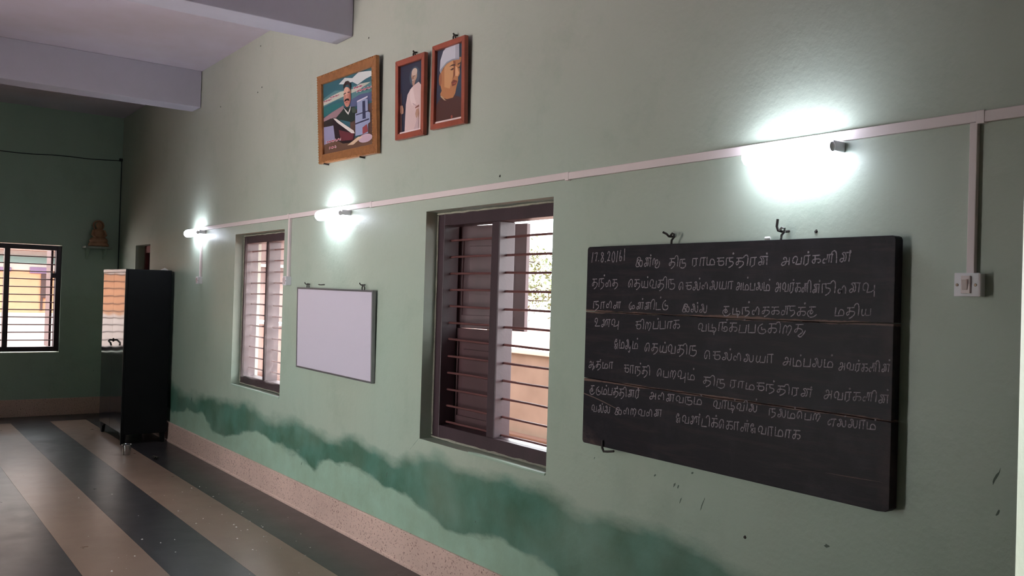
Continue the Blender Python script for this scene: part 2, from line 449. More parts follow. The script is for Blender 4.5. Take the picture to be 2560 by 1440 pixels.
# thin rendered sill lip and a crumbling mortar line round the frames
for wn, wo in ((w1, WIN1), (w2, WIN2)):
    x0, x1, z0, z1 = wo
    for nm, seg in (('mortar_line', ((x0, z1 - .010), (x1, z1 - .010))), ('mortar_line', ((x0 + .004, z0 + .02), (x0 + .004, z1 - .02))), ('mortar_line', ((x0, z0 + .010), (x1, z0 + .010)))):
        n = 26; pts = []
        for k in range(n + 1):
            t_ = k / n
            pts.append((seg[0][0] + (seg[1][0] - seg[0][0]) * t_ + random.uniform(-.001, .001), 0.078, seg[0][1] + (seg[1][1] - seg[0][1]) * t_ + random.uniform(-.002, .002)))
        mesh_obj(nm, B().tube(pts, [random.uniform(.004, .008) for _ in pts], 6), M['plaster'], wn)
    mesh_obj('sill_lip', B().box(x0 + (.0 if wo is WIN1 else .5), x1 - .004, -0.006, 0.02, z0 - .006, z0 + .006), M['wall2'], wn, bevel=.003)

def leaf(name, parent, hx, hy, width, z0, z1, ang, th=0.028):
    """boarded shutter leaf hinged at (hx, hy), opening outwards by ang"""
    ca, sa = math.cos(ang), math.sin(ang)
    tr = lambda p: Vector((hx + p.x * ca - p.y * sa, hy + p.x * sa + p.y * ca, p.z))
    st = 0.075
    b = B().box(0, st, 0, th, z0, z1).box(width - st, width, 0, th, z0, z1).box(st, width - st, 0, th, z0, z0 + st).box(st, width - st, 0, th, z1 - st, z1)
    o = mesh_obj(name, b.map(tr), M['shutter'], parent, bevel=.002)
    mesh_obj('panel', B().box(st - .004, width - st + .004, 0.009, th - .006, z0 + st - .004, z1 - st + .004).map(tr), M['shutter'], o)
    mesh_obj('panel_field', B().box(st + .05, width - st - .05, 0.002, 0.010, z0 + st + .04, z1 - st - .04).map(tr), M['shutter'], o, bevel=.003)
    return o
leaf('shutter', w2, -4.322, 0.184, 0.545, 1.368, 1.949, math.radians(13))
leaf('shutter', w2, -4.322, 0.184, 0.545, 0.800, 1.3675, math.radians(0.6))
# outside face of the far window: one leaf folded back edge-on by the corner jamb
mesh_obj('shutter', B().box(ROOM_X0 - 0.44, ROOM_X0 - 0.14, -0.728, -0.703, 0.80, 1.95), M['shutter'], w3, bevel=.003)
mesh_obj('latch', B().box(ROOM_X0 - 0.16, ROOM_X0 - 0.025, -0.745, -0.69, 1.62, 1.68), M['wood'], w3, bevel=.004)
# film taped over the tall window
b = B(); nx, nz = 22, 34
for j in range(nz + 1):
    for i in range(nx + 1):
        fx, fz = i / nx, j / nz
        x = -7.43 + fx * 0.97; z = 0.80 + fz * 1.145
        if i == 0: x += random.uniform(-.02, .012) - (0.02 if j < 16 else 0)
        if j == 0: z += random.uniform(-.012, .015)
        b.v.append((x, 0.072 + 0.006 * math.sin(fx * 17 + fz * 5) * (1 - fz * .5) + random.uniform(-.002, .002) - (0.012 * (1 - fz) if i < 2 else 0), z))
for j in range(nz):
    for i in range(nx):
        q = j * (nx + 1) + i
        b.f.append((q, q + 1, q + nx + 2, q + nx + 1)); b.mi.append(0)
tag(mesh_obj('plastic_sheet', b, M['film'], smooth=True), 'clear wrinkled plastic sheet stretched over the tall window beside the whiteboard', 'plastic sheet')

# ------------------------------------------------------------------ doors
d1 = struct(empty('door_1', ((DOOR1[0] + DOOR1[1]) / 2, .1, 0)), 'narrow red-brown door behind the cabinet')
x0, x1, z0, z1 = DOOR1
mesh_obj('jamb', B().box(x0, x0 + .05, .10, .18, 0, z1), M['wood_red'], d1, bevel=.003)
mesh_obj('jamb', B().box(x1 - .05, x1, .10, .18, 0, z1), M['wood_red'], d1, bevel=.003)
mesh_obj('head', B().box(x0 + .05, x1 - .05, .10, .18, z1 - .08, z1), M['wood_red'], d1, bevel=.003)
lf = mesh_obj('door_leaf', B().box(x0 + .052, x1 - .052, .135, .17, 0.005, z1 - .082), M['wood'], d1)
for a, c in ((.12, .95), (1.05, 1.85)):
    mesh_obj('panel', B().box(x0 + .13, x1 - .13, .128, .136, a, c), M['wood'], lf, bevel=.004)
d2 = struct(empty('door_2', ((DOOR2[0] + DOOR2[1]) / 2, .1, 0)), 'open doorway at the right edge')
x0, x1, z0, z1 = DOOR2
mesh_obj('jamb', B().box(x1 - .06, x1, .12, .2, 0, z1), M['wood'], d2, bevel=.003)
mesh_obj('jamb', B().box(x0, x0 + .06, .15, .225, 0, z1), M['wood_red'], d2, bevel=.003)
mesh_obj('head', B().box(x0 + .06, x1 - .06, .15, .225, z1 - .07, z1), M['wood_red'], d2, bevel=.003)

for k_, (a_, c_x, z_0, z_1) in enumerate(LEFT_OPEN):
    d_ = struct(empty('door_%d' % (3 + k_), ((a_ + c_x) / 2, ROOM_Y0 - .1, 0)), 'tall open doorway in the opposite wall')
    for p_, q_ in ((a_, a_ + .06), (c_x - .06, c_x)):
        mesh_obj('jamb', B().box(p_, q_, ROOM_Y0 - .2, ROOM_Y0 - .1, 0, z_1), M['wood'], d_, bevel=.003)
    mesh_obj('head', B().box(a_ + .06, c_x - .06, ROOM_Y0 - .2, ROOM_Y0 - .1, z_1 - .07, z_1), M['wood'], d_, bevel=.003)

# dark scuffs on the wall below the blackboard and beside the windows
M['scuff'] = mat('dark_scuff', (92, 106, 96), 0.8)
sr = random.Random(21)
for x, z, w_, h_ in ((-2.305, .903, .02, .010), (-2.395, .842, .010, .022), (-2.375, .838, .008, .016), (-2.36, .79, .006, .03), (-2.25, .80, .004, .05), (-2.50, .86, .012, .014), (-2.86, .87, .008, .010), (-1.72, .77, .03, .012),
                     (-1.19, 1.09, .014, .05), (-1.185, .99, .010, .022), (-4.70, .47, .010, .04), (-5.95, .33, .012, .03), (-3.62, .53, .006, .02), (-3.75, .40, .010, .012), (-8.55, .50, .02, .05)):
    poly = [(x + w_ * .45 * math.cos(a) * sr.uniform(.4, 1.0) + h_ * .2 * math.sin(a), z + h_ * .6 * math.sin(a) * sr.uniform(.5, 1.0)) for a in [k * 2 * math.pi / 9 for k in range(9)]]
    mesh_obj('scuff', B().prism_xz(poly, -.0006, .001), M['scuff'], wr)
mesh_obj('scuff', B().prism_xz([(-4.335, .742), (-4.39, .70), (-4.43, .665), (-4.435, .662), (-4.395, .694)], -.0006, .001), M['scuff'], wr)

# ------------------------------------------------------------------ cabinet
cab = thing('steel_cabinet', (-9.71, -.25, 0), 'tall black steel cabinet standing in the far corner with glossy doors', 'cabinet')
cx0, cx1, cy0, cy1, cz0, cz1 = -10.2, -9.22, -.468, -.035, .095, 1.718
mesh_obj('body', B().box(cx0, cx1, cy0 + .022, cy1, cz0, cz1), M['cab'], cab, bevel=.006)
mid = (cx0 + cx1) / 2
def wavy_door(a, c):
    b = B(); nx, nz = 6, 40
    for j in range(nz + 1):
        for i in range(nx + 1):
            fx, fz = i / nx, j / nz
            y = cy0 + 0.0009 * math.sin(fz * 23 + fx * 3) * math.sin(fx * math.pi) + .0007 * math.sin(fx * 5 + a) * math.sin(fz * math.pi)
            b.v.append((a + (c - a) * fx, y, cz0 + .02 + (cz1 - .055 - cz0) * fz))
    for j in range(nz):
        for i in range(nx):
            q = j * (nx + 1) + i; b.f.append((q, q + 1, q + nx + 2, q + nx + 1)); b.mi.append(0)
    n = len(b.v); b.v += [(p[0], cy0 + .02, p[2]) for p in (b.v[0], b.v[nx], b.v[-1], b.v[-1 - nx])]
    rim = [list(range(0, nx + 1)), [k * (nx + 1) + nx for k in range(nz + 1)], list(range((nz + 1) * (nx + 1) - 1, nz * (nx + 1) - 1, -1)), [k * (nx + 1) for k in range(nz, -1, -1)]]
    for e, (p, q) in zip(rim, ((n, n + 1), (n + 1, n + 2), (n + 2, n + 3), (n + 3, n))):
        b.f.append(tuple(e + [q, p])); b.mi.append(0)
    return b
dl = mesh_obj('door', wavy_door(cx0 + .012, mid - .002), M['cab_door'], cab, smooth=True)
dr = mesh_obj('door', wavy_door(mid + .002, cx1 - .022), M['cab_door'], cab, smooth=True)
mesh_obj('top_rail', B().box(cx0, cx1, cy0 - .002, cy0 + .022, cz1 - .03, cz1), M['cab_door'], cab, bevel=.003)
mesh_obj('handle', B().tube([(mid + .05, cy0, 1.0), (mid + .05, cy0 - .035, 1.0), (mid + .055, cy0 - .045, .99), (mid + .14, cy0 - .045, .975), (mid + .15, cy0 - .04, .95)], .009, 8), M['black'], dr, smooth=True)
mesh_obj('lock', B().lathe([(.018, 0), (.018, .006), (.01, .008)], (0, 0, 0), 12).map(lambda p: Vector((mid + .05 + p.x, cy0 - p.z, 1.0 + p.y))), M['iron'], dr)
mesh_obj('corner_angle', B().box(cx1 - .02, cx1 + .001, cy0 - .001, cy0 + .02, .0, cz1), M['cab'], cab)
for lx, ly in ((cx1 - .05, cy0 + .03), (cx1 - .05, cy1 - .03), (cx0 + .05, cy0 + .03), (cx0 + .05, cy1 - .03)):
    s_ = 1 if lx < mid else -1
    mesh_obj('leg', B().prism_xz([(lx - .05 * s_, .1), (lx + .12 * s_, .1), (lx + .05 * s_, .07), (lx + .015 * s_, .0), (lx - .035 * s_, .0)], ly - .015, ly + .015), M['cab'], cab, bevel=.003)
pc = tag(mesh_obj('paper_scrap', B().add([(-9.33, -.12, 1.7185), (-9.25, -.14, 1.722), (-9.24, -.06, 1.719), (-9.31, -.05, 1.728), (-9.28, -.09, 1.745)], [(0, 1, 4), (1, 2, 4), (2, 3, 4), (3, 0, 4), (3, 2, 1, 0)]), M['paper']), 'crumpled pale scrap lying on top of the black cabinet', 'paper')

# steel tumbler and scrap on the floor
cup = thing('steel_tumbler', (-8.665, -.54, 0), 'small shiny steel tumbler standing on the floor by the cabinet', 'tumbler')
cc_ = (-8.665, -.54, 0)
mesh_obj('body', B().lathe([(.030, 0), (.032, .004), (.040, .092), (.0385, .092), (.030, .008), (.001, .006)], cc_, 24), M['steel'], cup, smooth=True)
mesh_obj('rim', B().lathe([(.0385, .089), (.0425, .090), (.043, .093), (.0405, .096), (.0385, .094)], cc_, 24), M['steel'], cup, smooth=True)
b = B(); pts = []
for k in range(26):
    a = k * 2.4; pts.append((-8.35 + .05 * math.cos(a) * random.uniform(.4, 1.3), -.366 + .03 * math.sin(a) * random.uniform(.4, 1.2), .006 + random.random() * .018))
b.tube(pts, .005, 5)
tag(mesh_obj('string_scrap', b, M['scrap']), 'dark tangled scrap of string on the floor next to the steel tumbler', 'scrap')
b = B()
for k in range(90):
    x = random.uniform(-7.2, -3.6); y = random.uniform(-1.5, -.1) if random.random() < .5 else random.gauss(-.5, .16)
    s_ = random.uniform(.003, .010); a = random.random() * 6.28
    vs = [(x + s_ * math.cos(a + t_) * random.uniform(.6, 1.3), y + s_ * math.sin(a + t_) * random.uniform(.5, 1.2), 0.0004) for t_ in (0, 2.1, 4.2)] + [(x, y, s_ * .6)]
    b.add(vs, [(0, 1, 3), (1, 2, 3), (2, 0, 3), (2, 1, 0)])
cr = tag(mesh_obj('chalk_crumbs', b, M['paper']), 'white crumbs strewn over the striped floor', 'crumbs'); cr['kind'] = 'stuff'

# ------------------------------------------------------------------ shelf and statue
sh = thing('corner_shelf', (-11.56, -.27, 1.985), 'small stone wall shelf in the far corner under the ochre statue', 'shelf')
mesh_obj('slab', B().box(-11.648, -11.44, -.42, -.125, 1.988, 2.012), M['slab'], sh, bevel=.003)
for yy in (-.37, -.18):
    mesh_obj('bracket', B().add([(-11.648, yy - .01, 1.988), (-11.5, yy - .01, 1.988), (-11.648, yy - .01, 1.86), (-11.648, yy + .01, 1.988), (-11.5, yy + .01, 1.988), (-11.648, yy + .01, 1.86)],
             [(0, 1, 2), (5, 4, 3), (0, 3, 4, 1), (1, 4, 5, 2), (2, 5, 3, 0)]), M['wall2'], sh)
stt = thing('seated_statue', (-11.54, -.262, 2.012), 'ochre seated figurine with halo on the corner shelf', 'statue')
c0 = (-11.54, -.262, 2.012)
mesh_obj('base', B().lathe([(.105, 0), (.118, .01), (.115, .03), (.10, .05), (.098, .06)], c0, 20, sy=1.0).map(lambda p: Vector((c0[0] + (p.x - c0[0]) * .7, p.y, p.z))), M['clay'], stt, smooth=True)
mesh_obj('figure', B().lathe([(.098, .055), (.104, .075), (.090, .10), (.062, .118), (.060, .14), (.066, .175), (.056, .20), (.026, .215), (.026, .225), (.037, .24), (.040, .262), (.030, .285), (.012, .298), (.004, .302)], c0, 20).map(lambda p: Vector((c0[0] + (p.x - c0[0]) * .72, p.y, p.z))), M['clay'], stt, smooth=True)
mesh_obj('halo', B().tube([(c0[0] - .03, c0[1] + .056 * math.cos(a), c0[2] + .255 + .056 * math.sin(a)) for a in [k * 2 * math.pi / 20 - .9 for k in range(17)]], .011, 6), M['clay'], stt, smooth=True)
for s_ in (-1, 1):
    mesh_obj('arm', B().tube([(c0[0], c0[1] + s_ * .055, c0[2] + .195), (c0[0] + .02, c0[1] + s_ * .074, c0[2] + .14), (c0[0] + .05, c0[1] + s_ * .04, c0[2] + .105)], [.018, .016, .012], 8), M['clay'], stt, smooth=True)

# ------------------------------------------------------------------ cable along the end wall
pts = []
for k in range(24):
    t_ = k / 23; pts.append((ROOM_X0 + .008, -4.4 + 4.39 * t_, 2.975 + .105 * t_ + .006 * math.sin(k * 1.7)))
wc = thing('wall_cable', (ROOM_X0 + .01, -.02, 2.0), 'thin dark cable running across the end wall and down the corner', 'cable')
mesh_obj('run', B().tube(pts, .0055, 6), M['cable'], wc)
mesh_obj('drop', B().tube([(ROOM_X0 + .012, -.012, 3.08 - .19 * k + 0) for k in range(16)], .0055, 6), M['cable'], wc)
mesh_obj('junction', B().box(ROOM_X0 + .001, ROOM_X0 + .03, -.04, -.002, 3.075, 3.11), M['cable'], wc, bevel=.004)

# ------------------------------------------------------------------ electrical trunking, switches and lamps
TZ = 2.102
tk = thing('cable_trunking', (-4.8, -.01, TZ), 'long cream plastic cable trunking along the green wall with vertical drops', 'trunking')
jx = [-8.40, -6.30, -4.98, -3.08, -1.25, 2.6]
for a, c in zip(jx[:-1], jx[1:]):
    zz = [TZ + random.uniform(-.004, .004) for _ in (0, 1)]
    b = B().box(a + .002, c - .002, -.017, -.0008, -.016, .016)
    b.map(lambda p, a=a, c=c, zz=zz: Vector((p.x, p.y, p.z + zz[0] + (zz[1] - zz[0]) * (p.x - a) / (c - a))))
    mesh_obj('run', b, M['pvc'], tk, bevel=.002)
for x in jx[1:-1]:
    mesh_obj('joint_cover', B().box(x - .012, x + .012, -.019, -.0006, TZ - .019, TZ + .019), M['pvc'], tk, bevel=.002)
DR = [(-8.378, .020), (-6.278, .020), (-1.268, .0145)]
for x, hw in DR:
    mesh_obj('drop', B().box(x - hw * .75, x + hw * .75, -.018, -.0008, 1.655, TZ - .014), M['pvc'], tk, bevel=.002)
SWL = ['white switch box on the wall at the far left beside the tall window', 'white switch box between the tall window and the whiteboard', 'white single switch box on the wall right of the blackboard']
for (x, hw), lab in zip(DR, SWL):
    xa, xb, za, zb = x - .034, x + .036, 1.590, 1.657
    sw = thing('switch_box', (x, -.01, za), lab, 'switch', 'wall switch boxes')
    mesh_obj('back_box', B().box(xa + .001, xb - .001, -.034, 0, za + .001, zb - .001), M['switch'], sw, bevel=.002)
    pl = mesh_obj('plate', B().box(xa, xb, -.040, -.0335, za, zb), M['switch'], sw, bevel=.002)
    for s_ in (-1, 1):
        mesh_obj('screw', B().lathe([(.0042, 0), (.0042, .0012), (.003, .002)], (0, 0, 0), 10).map(lambda p: Vector((x + .001 + s_ * .026 + p.x, -.0398 - p.z, 1.623 + p.y))), M['brass'], pl)
    mesh_obj('socket_frame', B().box(x - .012, x + .014, -.046, -.0395, 1.599, 1.649), M['rocker'], sw, bevel=.0015)
    mesh_obj('rocker', B().add([(x - .0075, -.045, 1.609), (x + .0075, -.045, 1.609), (x + .0075, -.045, 1.639), (x - .0075, -.045, 1.639), (x - .0075, -.0475, 1.609), (x + .0075, -.0475, 1.609), (x + .0075, -.054, 1.639), (x - .0075, -.054, 1.639)],
             [(3, 2, 1, 0), (4, 5, 6, 7), (0, 1, 5, 4), (1, 2, 6, 5), (2, 3, 7, 6), (3, 0, 4, 7)]), M['rocker'], sw, bevel=.001)
LAL = ['lit white tube lamp at the far end of the trunking, left of the tall window', 'lit white tube lamp on the trunking above the whiteboard', 'large bright tube lamp on the trunking above the blackboard']
for xr, lab in zip((-8.29, -5.30, -1.705), LAL):
    lp = thing('tube_lamp', (xr, -.02, 2.05), lab, 'lamp', 'lit tube lamps on the trunking')
    zc, yc = 2.062, -.078
    mesh_obj('tube', B().lathe([(.004, -.330), (.018, -.327), (.028, -.318), (.034, -.303), (.036, -.28), (.036, .002), (.030, .012), (.012, .014)], (xr, yc, zc), 24, axis='x'), M['tube'], lp, smooth=True)
    mesh_obj('holder', B().lathe([(.012, .012), (.016, .014), (.016, .022), (.010, .025), (.003, .026)], (xr, yc, zc), 20, axis='x'), M['switch'], lp, smooth=True)
    mesh_obj('bracket', B().box(xr + .002, xr + .016, yc + .012, 0, zc - .010, zc + .024), M['switch'], lp, bevel=.003)

# ------------------------------------------------------------------ whiteboard
wb = thing('whiteboard', (-5.47, -.02, 1.0), 'blank white board with thin metal edge hanging between the two windows', 'whiteboard')
def lean_wb(p):
    k = (1.575 - p.z) / .575
    return Vector((p.x, p.y + .018 * (k - 1) * .6, p.z - .010 * (p.x + 6.05) / 1.16))
ax0, ax1, az0, az1 = -6.048, -4.884, 1.006, 1.578
mesh_obj('panel', B().box(ax0 + .01, ax1 - .01, -.022, -.004, az0 + .01, az1 - .01).map(lean_wb), M['whiteboard'], wb)
for nm, q in (('edge_rail', (ax0, ax1, az1 - .012, az1)), ('edge_rail', (ax0, ax1, az0, az0 + .012)), ('edge_rail', (ax0, ax0 + .012, az0 + .012, az1 - .012)), ('edge_rail', (ax1 - .012, ax1, az0 + .012, az1 - .012))):
    mesh_obj(nm, B().box(q[0], q[1], -.0255, -.002, q[2], q[3]).map(lean_wb), M['alu'], wb, bevel=.002)
for x in (-5.88, -5.03):
    mesh_obj('hanger', B().tube([(x - .016, -.014, az1 - .004), (x - .016, -.014, az1 + .014), (x - .010, -.014, az1 + .024), (x, -.014, az1 + .028), (x + .010, -.014, az1 + .024), (x + .016, -.014, az1 + .014), (x + .016, -.014, az1 - .004)], .004, 6).map(lean_wb), M['iron'], wb)
for x, lab in ((-5.905, 'left of the two iron hooks holding up the whiteboard'), (-5.055, 'right of the two iron hooks holding up the whiteboard')):
    tag(mesh_obj('wall_hook', B().tube([(x, .012, az1 + .024), (x, -.03, az1 + .022), (x, -.038, az1 + .030), (x, -.038, az1 + .036)], .004, 6), M['iron']), lab, 'hook', 'whiteboard hooks')
tag(mesh_obj('wall_nail', B().tube([(-5.66, .012, 1.600), (-5.66, -.028, 1.597), (-5.69, -.03, 1.599)], .004, 6), M['iron']), 'small bent nail just above the top edge of the whiteboard', 'nail')

# ------------------------------------------------------------------ framed pictures
def picture(name, q, y, lean, fw, label, frame_mat, layers, beads=False, bottom_strip=None):
    """q = corner list TL, TR, BR, BL (x, z) of the frame's outside; layers = [(material, polygon in 0..1 print coordinates)]"""
    TL, TR, BR, BL = [Vector((a, 0, c)) for a, c in q]
    zmin, zmax = min(BL.z, BR.z), max(TL.z, TR.z)
    def P(uu, vv, dy=0.0):
        p = (BL * (1 - uu) + BR * uu) * (1 - vv) + (TL * (1 - uu) + TR * uu) * vv
        return Vector((p.x, y + lean * (p.z - zmin) / (zmax - zmin) + dy, p.z))
    wdt, hgt = (TR - TL).length, (TL - BL).length
    a, c = fw / wdt, fw / hgt
    root = thing(name, (BL + BR) / 2 + Vector((0, -.01, 0)), label, 'picture', 'framed pictures high on the green wall')
    def bar(q_, d0, d1, m, nm='frame_rail', bev=.004, par=None):
        b = B().add([P(*k, d0) for k in q_] + [P(*k, d1) for k in q_], [(0, 1, 2, 3), (7, 6, 5, 4), (0, 4, 5, 1), (1, 5, 6, 2), (2, 6, 7, 3), (3, 7, 4, 0)])
        return mesh_obj(nm, b, m, par or root, bevel=bev)
    bar([(.02, .02), (.98, .02), (.98, .98), (.02, .98)], .012, .016, M['back'], 'backing', 0)
    rails = [[(0, 0), (1, 0), (1 - a, c), (a, c)], [(1, 0), (1, 1), (1 - a, 1 - c), (1 - a, c)], [(1, 1), (0, 1), (a, 1 - c), (1 - a, 1 - c)], [(0, 1), (0, 0), (a, c), (a, 1 - c)]]
    ro = [bar(k, -.010, .016, frame_mat) for k in rails]
    if beads:
        for side, k in zip(ro, range(4)):
            b = B(); n = 34
            for i in range(n):
                t_ = (i + .5) / n
                uu, vv = [(t_, c * .14), (1 - a * .78, t_), (t_, 1 - c * .14), (a * .14, t_)][k]
                if k == 1 and not c < vv < 1 - c: continue
                p = P(uu, vv, -.011); rr = .0065
                b.add([p + Vector(d) * rr for d in ((1, 0, 0), (-1, 0, 0), (0, 0, 1), (0, 0, -1), (0, -1, 0))], [(0, 2, 4), (2, 1, 4), (1, 3, 4), (3, 0, 4)])
            mesh_obj('beading', b, M['gold_hi'], side)['kind'] = 'stuff'
    b = B(); mats = []
    for i, (m, poly) in enumerate(layers):
        if m not in mats: mats.append(m)
        b.add([P(a + (1 - 2 * a) * uu, c + (1 - 2 * c) * vv, .008 - .00022 * i) for uu, vv in poly], [tuple(range(len(poly)))], mats.index(m))
    mesh_obj('print', b, mats, root)
    return root, P
def pm(c, rough=0.35):
    k = 'print_%02x%02x%02x' % c
    return M.setdefault(k, mat(k, c, rough))
def ell(cu, cv, ru, rv, n=20, a0=0, a1=2 * math.pi):
    return [(cu + ru * math.cos(a0 + (a1 - a0) * k / n), cv + rv * math.sin(a0 + (a1 - a0) * k / n)) for k in range(n)]
FULL = [(0, 0), (1, 0), (1, 1), (0, 1)]
squig = lambda u0, u1, v, h, n: [(u0 + (u1 - u0) * k / n, v + h * (.5 + .5 * math.sin(k * 2.3))) for k in range(n + 1)] + [(u0 + (u1 - u0) * k / n, v - h * (.6 + .4 * math.cos(k * 1.9))) for k in range(n, -1, -1)]
L1 = [(pm((52, 96, 108)), FULL),
      (pm((88, 128, 132)), [(0, .80), (.25, .86), (.45, .82), (.7, .84), (1, .80), (1, .70), (.6, .66), (.3, .72), (0, .68)]),
      (pm((206, 208, 208)), [(.33, .93), (.45, .99), (.6, .95), (.72, 1.0), (.9, .97), (1, .95), (1, .90), (.85, .88), (.7, .84), (.6, .90), (.45, .90)]),
      (pm((198, 196, 180)), [(.0, .76), (.18, .80), (.35, .82), (.62, .80), (.75, .84), (.95, .82), (.7, .76), (.4, .74), (.2, .72), (0, .70)]),
      (pm((46, 106, 108)), [(0, .66), (.2, .68), (.4, .66), (.4, .60), (.2, .58), (0, .54)]),
      (pm((86, 92, 128)), [(.55, .66), (.75, .70), (1, .68), (1, .58), (.8, .56), (.55, .56)]),
      (pm((150, 118, 124)), [(0, .52), (.18, .57), (.42, .62), (.45, .45), (.2, .46), (0, .46)]),
      (pm((52, 44, 42)), [(0, .47), (.15, .49), (.3, .46), (.3, .38), (0, .38)]),
      (pm((146, 142, 172)), [(0, .39), (.24, .38), (.28, .1), (0, .1)]),
      (pm((110, 80, 66)), [(0, .14), (.3, .17), (.55, .12), (1, .2), (1, 0), (0, 0)]),
      (pm((92, 66, 58)), [(.55, .5), (1, .55), (1, .12), (.55, .2)]),
      (pm((44, 30, 36)), [(.19, .49), (.26, .48), (.64, .22), (.62, .08), (.4, .10), (.24, .18)]),
      (pm((108, 50, 58)), [(.32, .30), (.62, .20), (.6, .12), (.36, .14)]),
      (pm((38, 48, 44)), [(.24, .46), (.36, .53), (.44, .58), (.55, .57), (.64, .56), (.68, .46), (.66, .38), (.58, .36), (.4, .42)]),
      (pm((74, 84, 74)), [(.58, .55), (.65, .55), (.68, .47), (.6, .48)]),
      (pm((214, 202, 196)), [(.21, .48), (.27, .465), (.62, .24), (.64, .20), (.58, .21), (.3, .40)]),
      (pm((226, 214, 214)), [(.43, .585), (.52, .50), (.57, .585), (.56, .53), (.52, .47), (.47, .52)]),
      (pm((190, 128, 112)), ell(.505, .715, .072, .135)),
      (pm((214, 164, 146)), ell(.485, .80, .048, .055)),
      (pm((206, 148, 130)), [(.49, .76), (.515, .70), (.475, .695)]),
      (pm((168, 104, 92)), [(.55, .80), (.578, .74), (.56, .62), (.53, .60), (.54, .70)]),
      (pm((48, 34, 34)), [(.43, .84), (.435, .90), (.48, .935), (.53, .93), (.575, .88), (.582, .76), (.565, .82), (.54, .875), (.48, .885), (.45, .86)]),
      (pm((52, 34, 34)), [(.435, .775), (.485, .782), (.485, .768), (.435, .758)]),
      (pm((52, 34, 34)), [(.515, .782), (.56, .778), (.56, .760), (.515, .768)]),
      (pm((44, 28, 28)), [(.445, .665), (.47, .69), (.50, .695), (.535, .688), (.555, .655), (.53, .66), (.5, .672), (.465, .66)]),
      (pm((150, 74, 72)), [(.47, .65), (.525, .65), (.515, .637), (.48, .637)]),
      (pm((150, 156, 186)), [(.70, .60), (.86, .62), (.90, .60), (.90, .44), (.94, .42), (.94, .30), (.90, .28), (.90, .16), (.66, .16), (.66, .46), (.70, .46)]),
      (pm((58, 60, 88)), [(.80, .595), (.85, .595), (.86, .36), (.80, .36)]),
      (pm((58, 56, 82)), [(.66, .33), (.92, .35), (.92, .33), (.66, .31)]),
      (pm((58, 56, 82)), [(.68, .445), (.93, .455), (.93, .44), (.68, .43)]),
      (pm((206, 200, 214)), [(.70, .62), (.90, .645), (.90, .625), (.70, .60)]),
      (pm((150, 70, 74)), [(.80, .25), (.88, .28), (.90, .18), (.80, .16)]),
      (pm((196, 168, 182)), ell(.85, .10, .13, .055)),
      (pm((214, 184, 156)), [(.50, .06), (.72, .14), (.80, .13), (.62, .05)]),
      (pm((204, 178, 184)), squig(.02, .20, .745, .018, 9)), (pm((204, 178, 184)), squig(.16, .36, .775, .018, 9)),
      (pm((160, 66, 84)), squig(.03, .19, .748, .010, 9)), (pm((160, 66, 84)), squig(.17, .35, .777, .010, 9)),
      (pm((214, 190, 196)), squig(.64, .82, .80, .022, 8)), (pm((214, 190, 196)), squig(.70, .98, .745, .022, 12)),
      (pm((164, 66, 84)), squig(.65, .81, .80, .012, 8)), (pm((164, 66, 84)), squig(.71, .97, .745, .012, 12)),
      (pm((218, 194, 198)), squig(.07, .38, .165, .022, 14)), (pm((164, 66, 78)), squig(.08, .37, .166, .012, 14)),
      (pm((218, 194, 198)), squig(.13, .28, .075, .022, 7)), (pm((164, 66, 78)), squig(.14, .27, .076, .012, 7))]
p1, P1 = picture('framed_poster', [(-5.775, 3.038), (-4.905, 3.016), (-4.893, 2.412), (-5.748, 2.430)], -.022, -.022, .062, 'large gilt framed colour poster of a moustached man above a dam', M['gold'], L1, beads=True)
for uu in (.12, .75):
    q = P1(uu, 0); mesh_obj('peg', B().tube([(q.x, -.004, q.z - .008), (q.x, -.04, q.z - .006)], .006, 6), M['iron'], p1)
L2 = [(pm((50, 52, 70)), FULL),
      (pm((74, 84, 98)), ell(.62, .80, .22, .14)),
      (pm((214, 186, 184)), [(.20, .0), (.22, .20), (.25, .42), (.32, .56), (.48, .64), (.60, .67), (.80, .70), (.95, .62), (1, .58), (1, .0)]),
      (pm((224, 200, 198)), [(.42, .62), (.56, .64), (.62, .50), (.70, .40), (.52, .38), (.44, .48)]),
      (pm((190, 160, 164)), [(.55, .42), (.75, .36), (.80, .33), (.74, .345), (.56, .40)]),
      (pm((184, 150, 128)), ell(.61, .815, .125, .088)),
      (pm((206, 180, 166)), ell(.62, .86, .12, .055)),
      (pm((150, 116, 100)), [(.50, .79), (.56, .79), (.55, .77), (.50, .77)]),
      (pm((150, 112, 96)), [(.53, .80), (.60, .79), (.585, .74), (.54, .73)]),
      (pm((86, 66, 62)), [(.56, .805), (.64, .81), (.64, .798), (.56, .795)]),
      (pm((172, 134, 116)), [(.52, .73), (.68, .74), (.62, .665), (.56, .66)]),
      (pm((196, 176, 170)), [(.52, .752), (.62, .754), (.61, .742), (.53, .738)]),
      (pm((178, 138, 118)), [(.72, .31), (.82, .32), (.86, .24), (.82, .18), (.72, .19), (.68, .25)]),
      (pm((120, 76, 68)), [(.74, .175), (.82, .175), (.80, .14), (.75, .14)]),
      (pm((132, 80, 72)), [(.68, .345), (.84, .37), (.84, .34), (.68, .325)]),
      (pm((176, 132, 112)), [(.02, .42), (.12, .42), (.17, .36), (.16, .30), (.08, .29), (.02, .32)]),
      (pm((108, 76, 66)), [(.045, .60), (.07, .60), (.085, .0), (.055, .0)]),
      (pm((198, 170, 172)), [(.60, .0), (.72, .12), (.80, .22), (.84, .10), (.80, .0)]),
      (pm((232, 208, 208)), [(0, .028), (1, .028), (1, .0), (0, .0)])]
picture('framed_portrait', [(-4.668, 2.926), (-4.330, 2.918), (-4.334, 2.452), (-4.660, 2.458)], -.026, -.010, .034, 'narrow red-brown framed portrait of a standing man in white robes', M['teak'], L2)
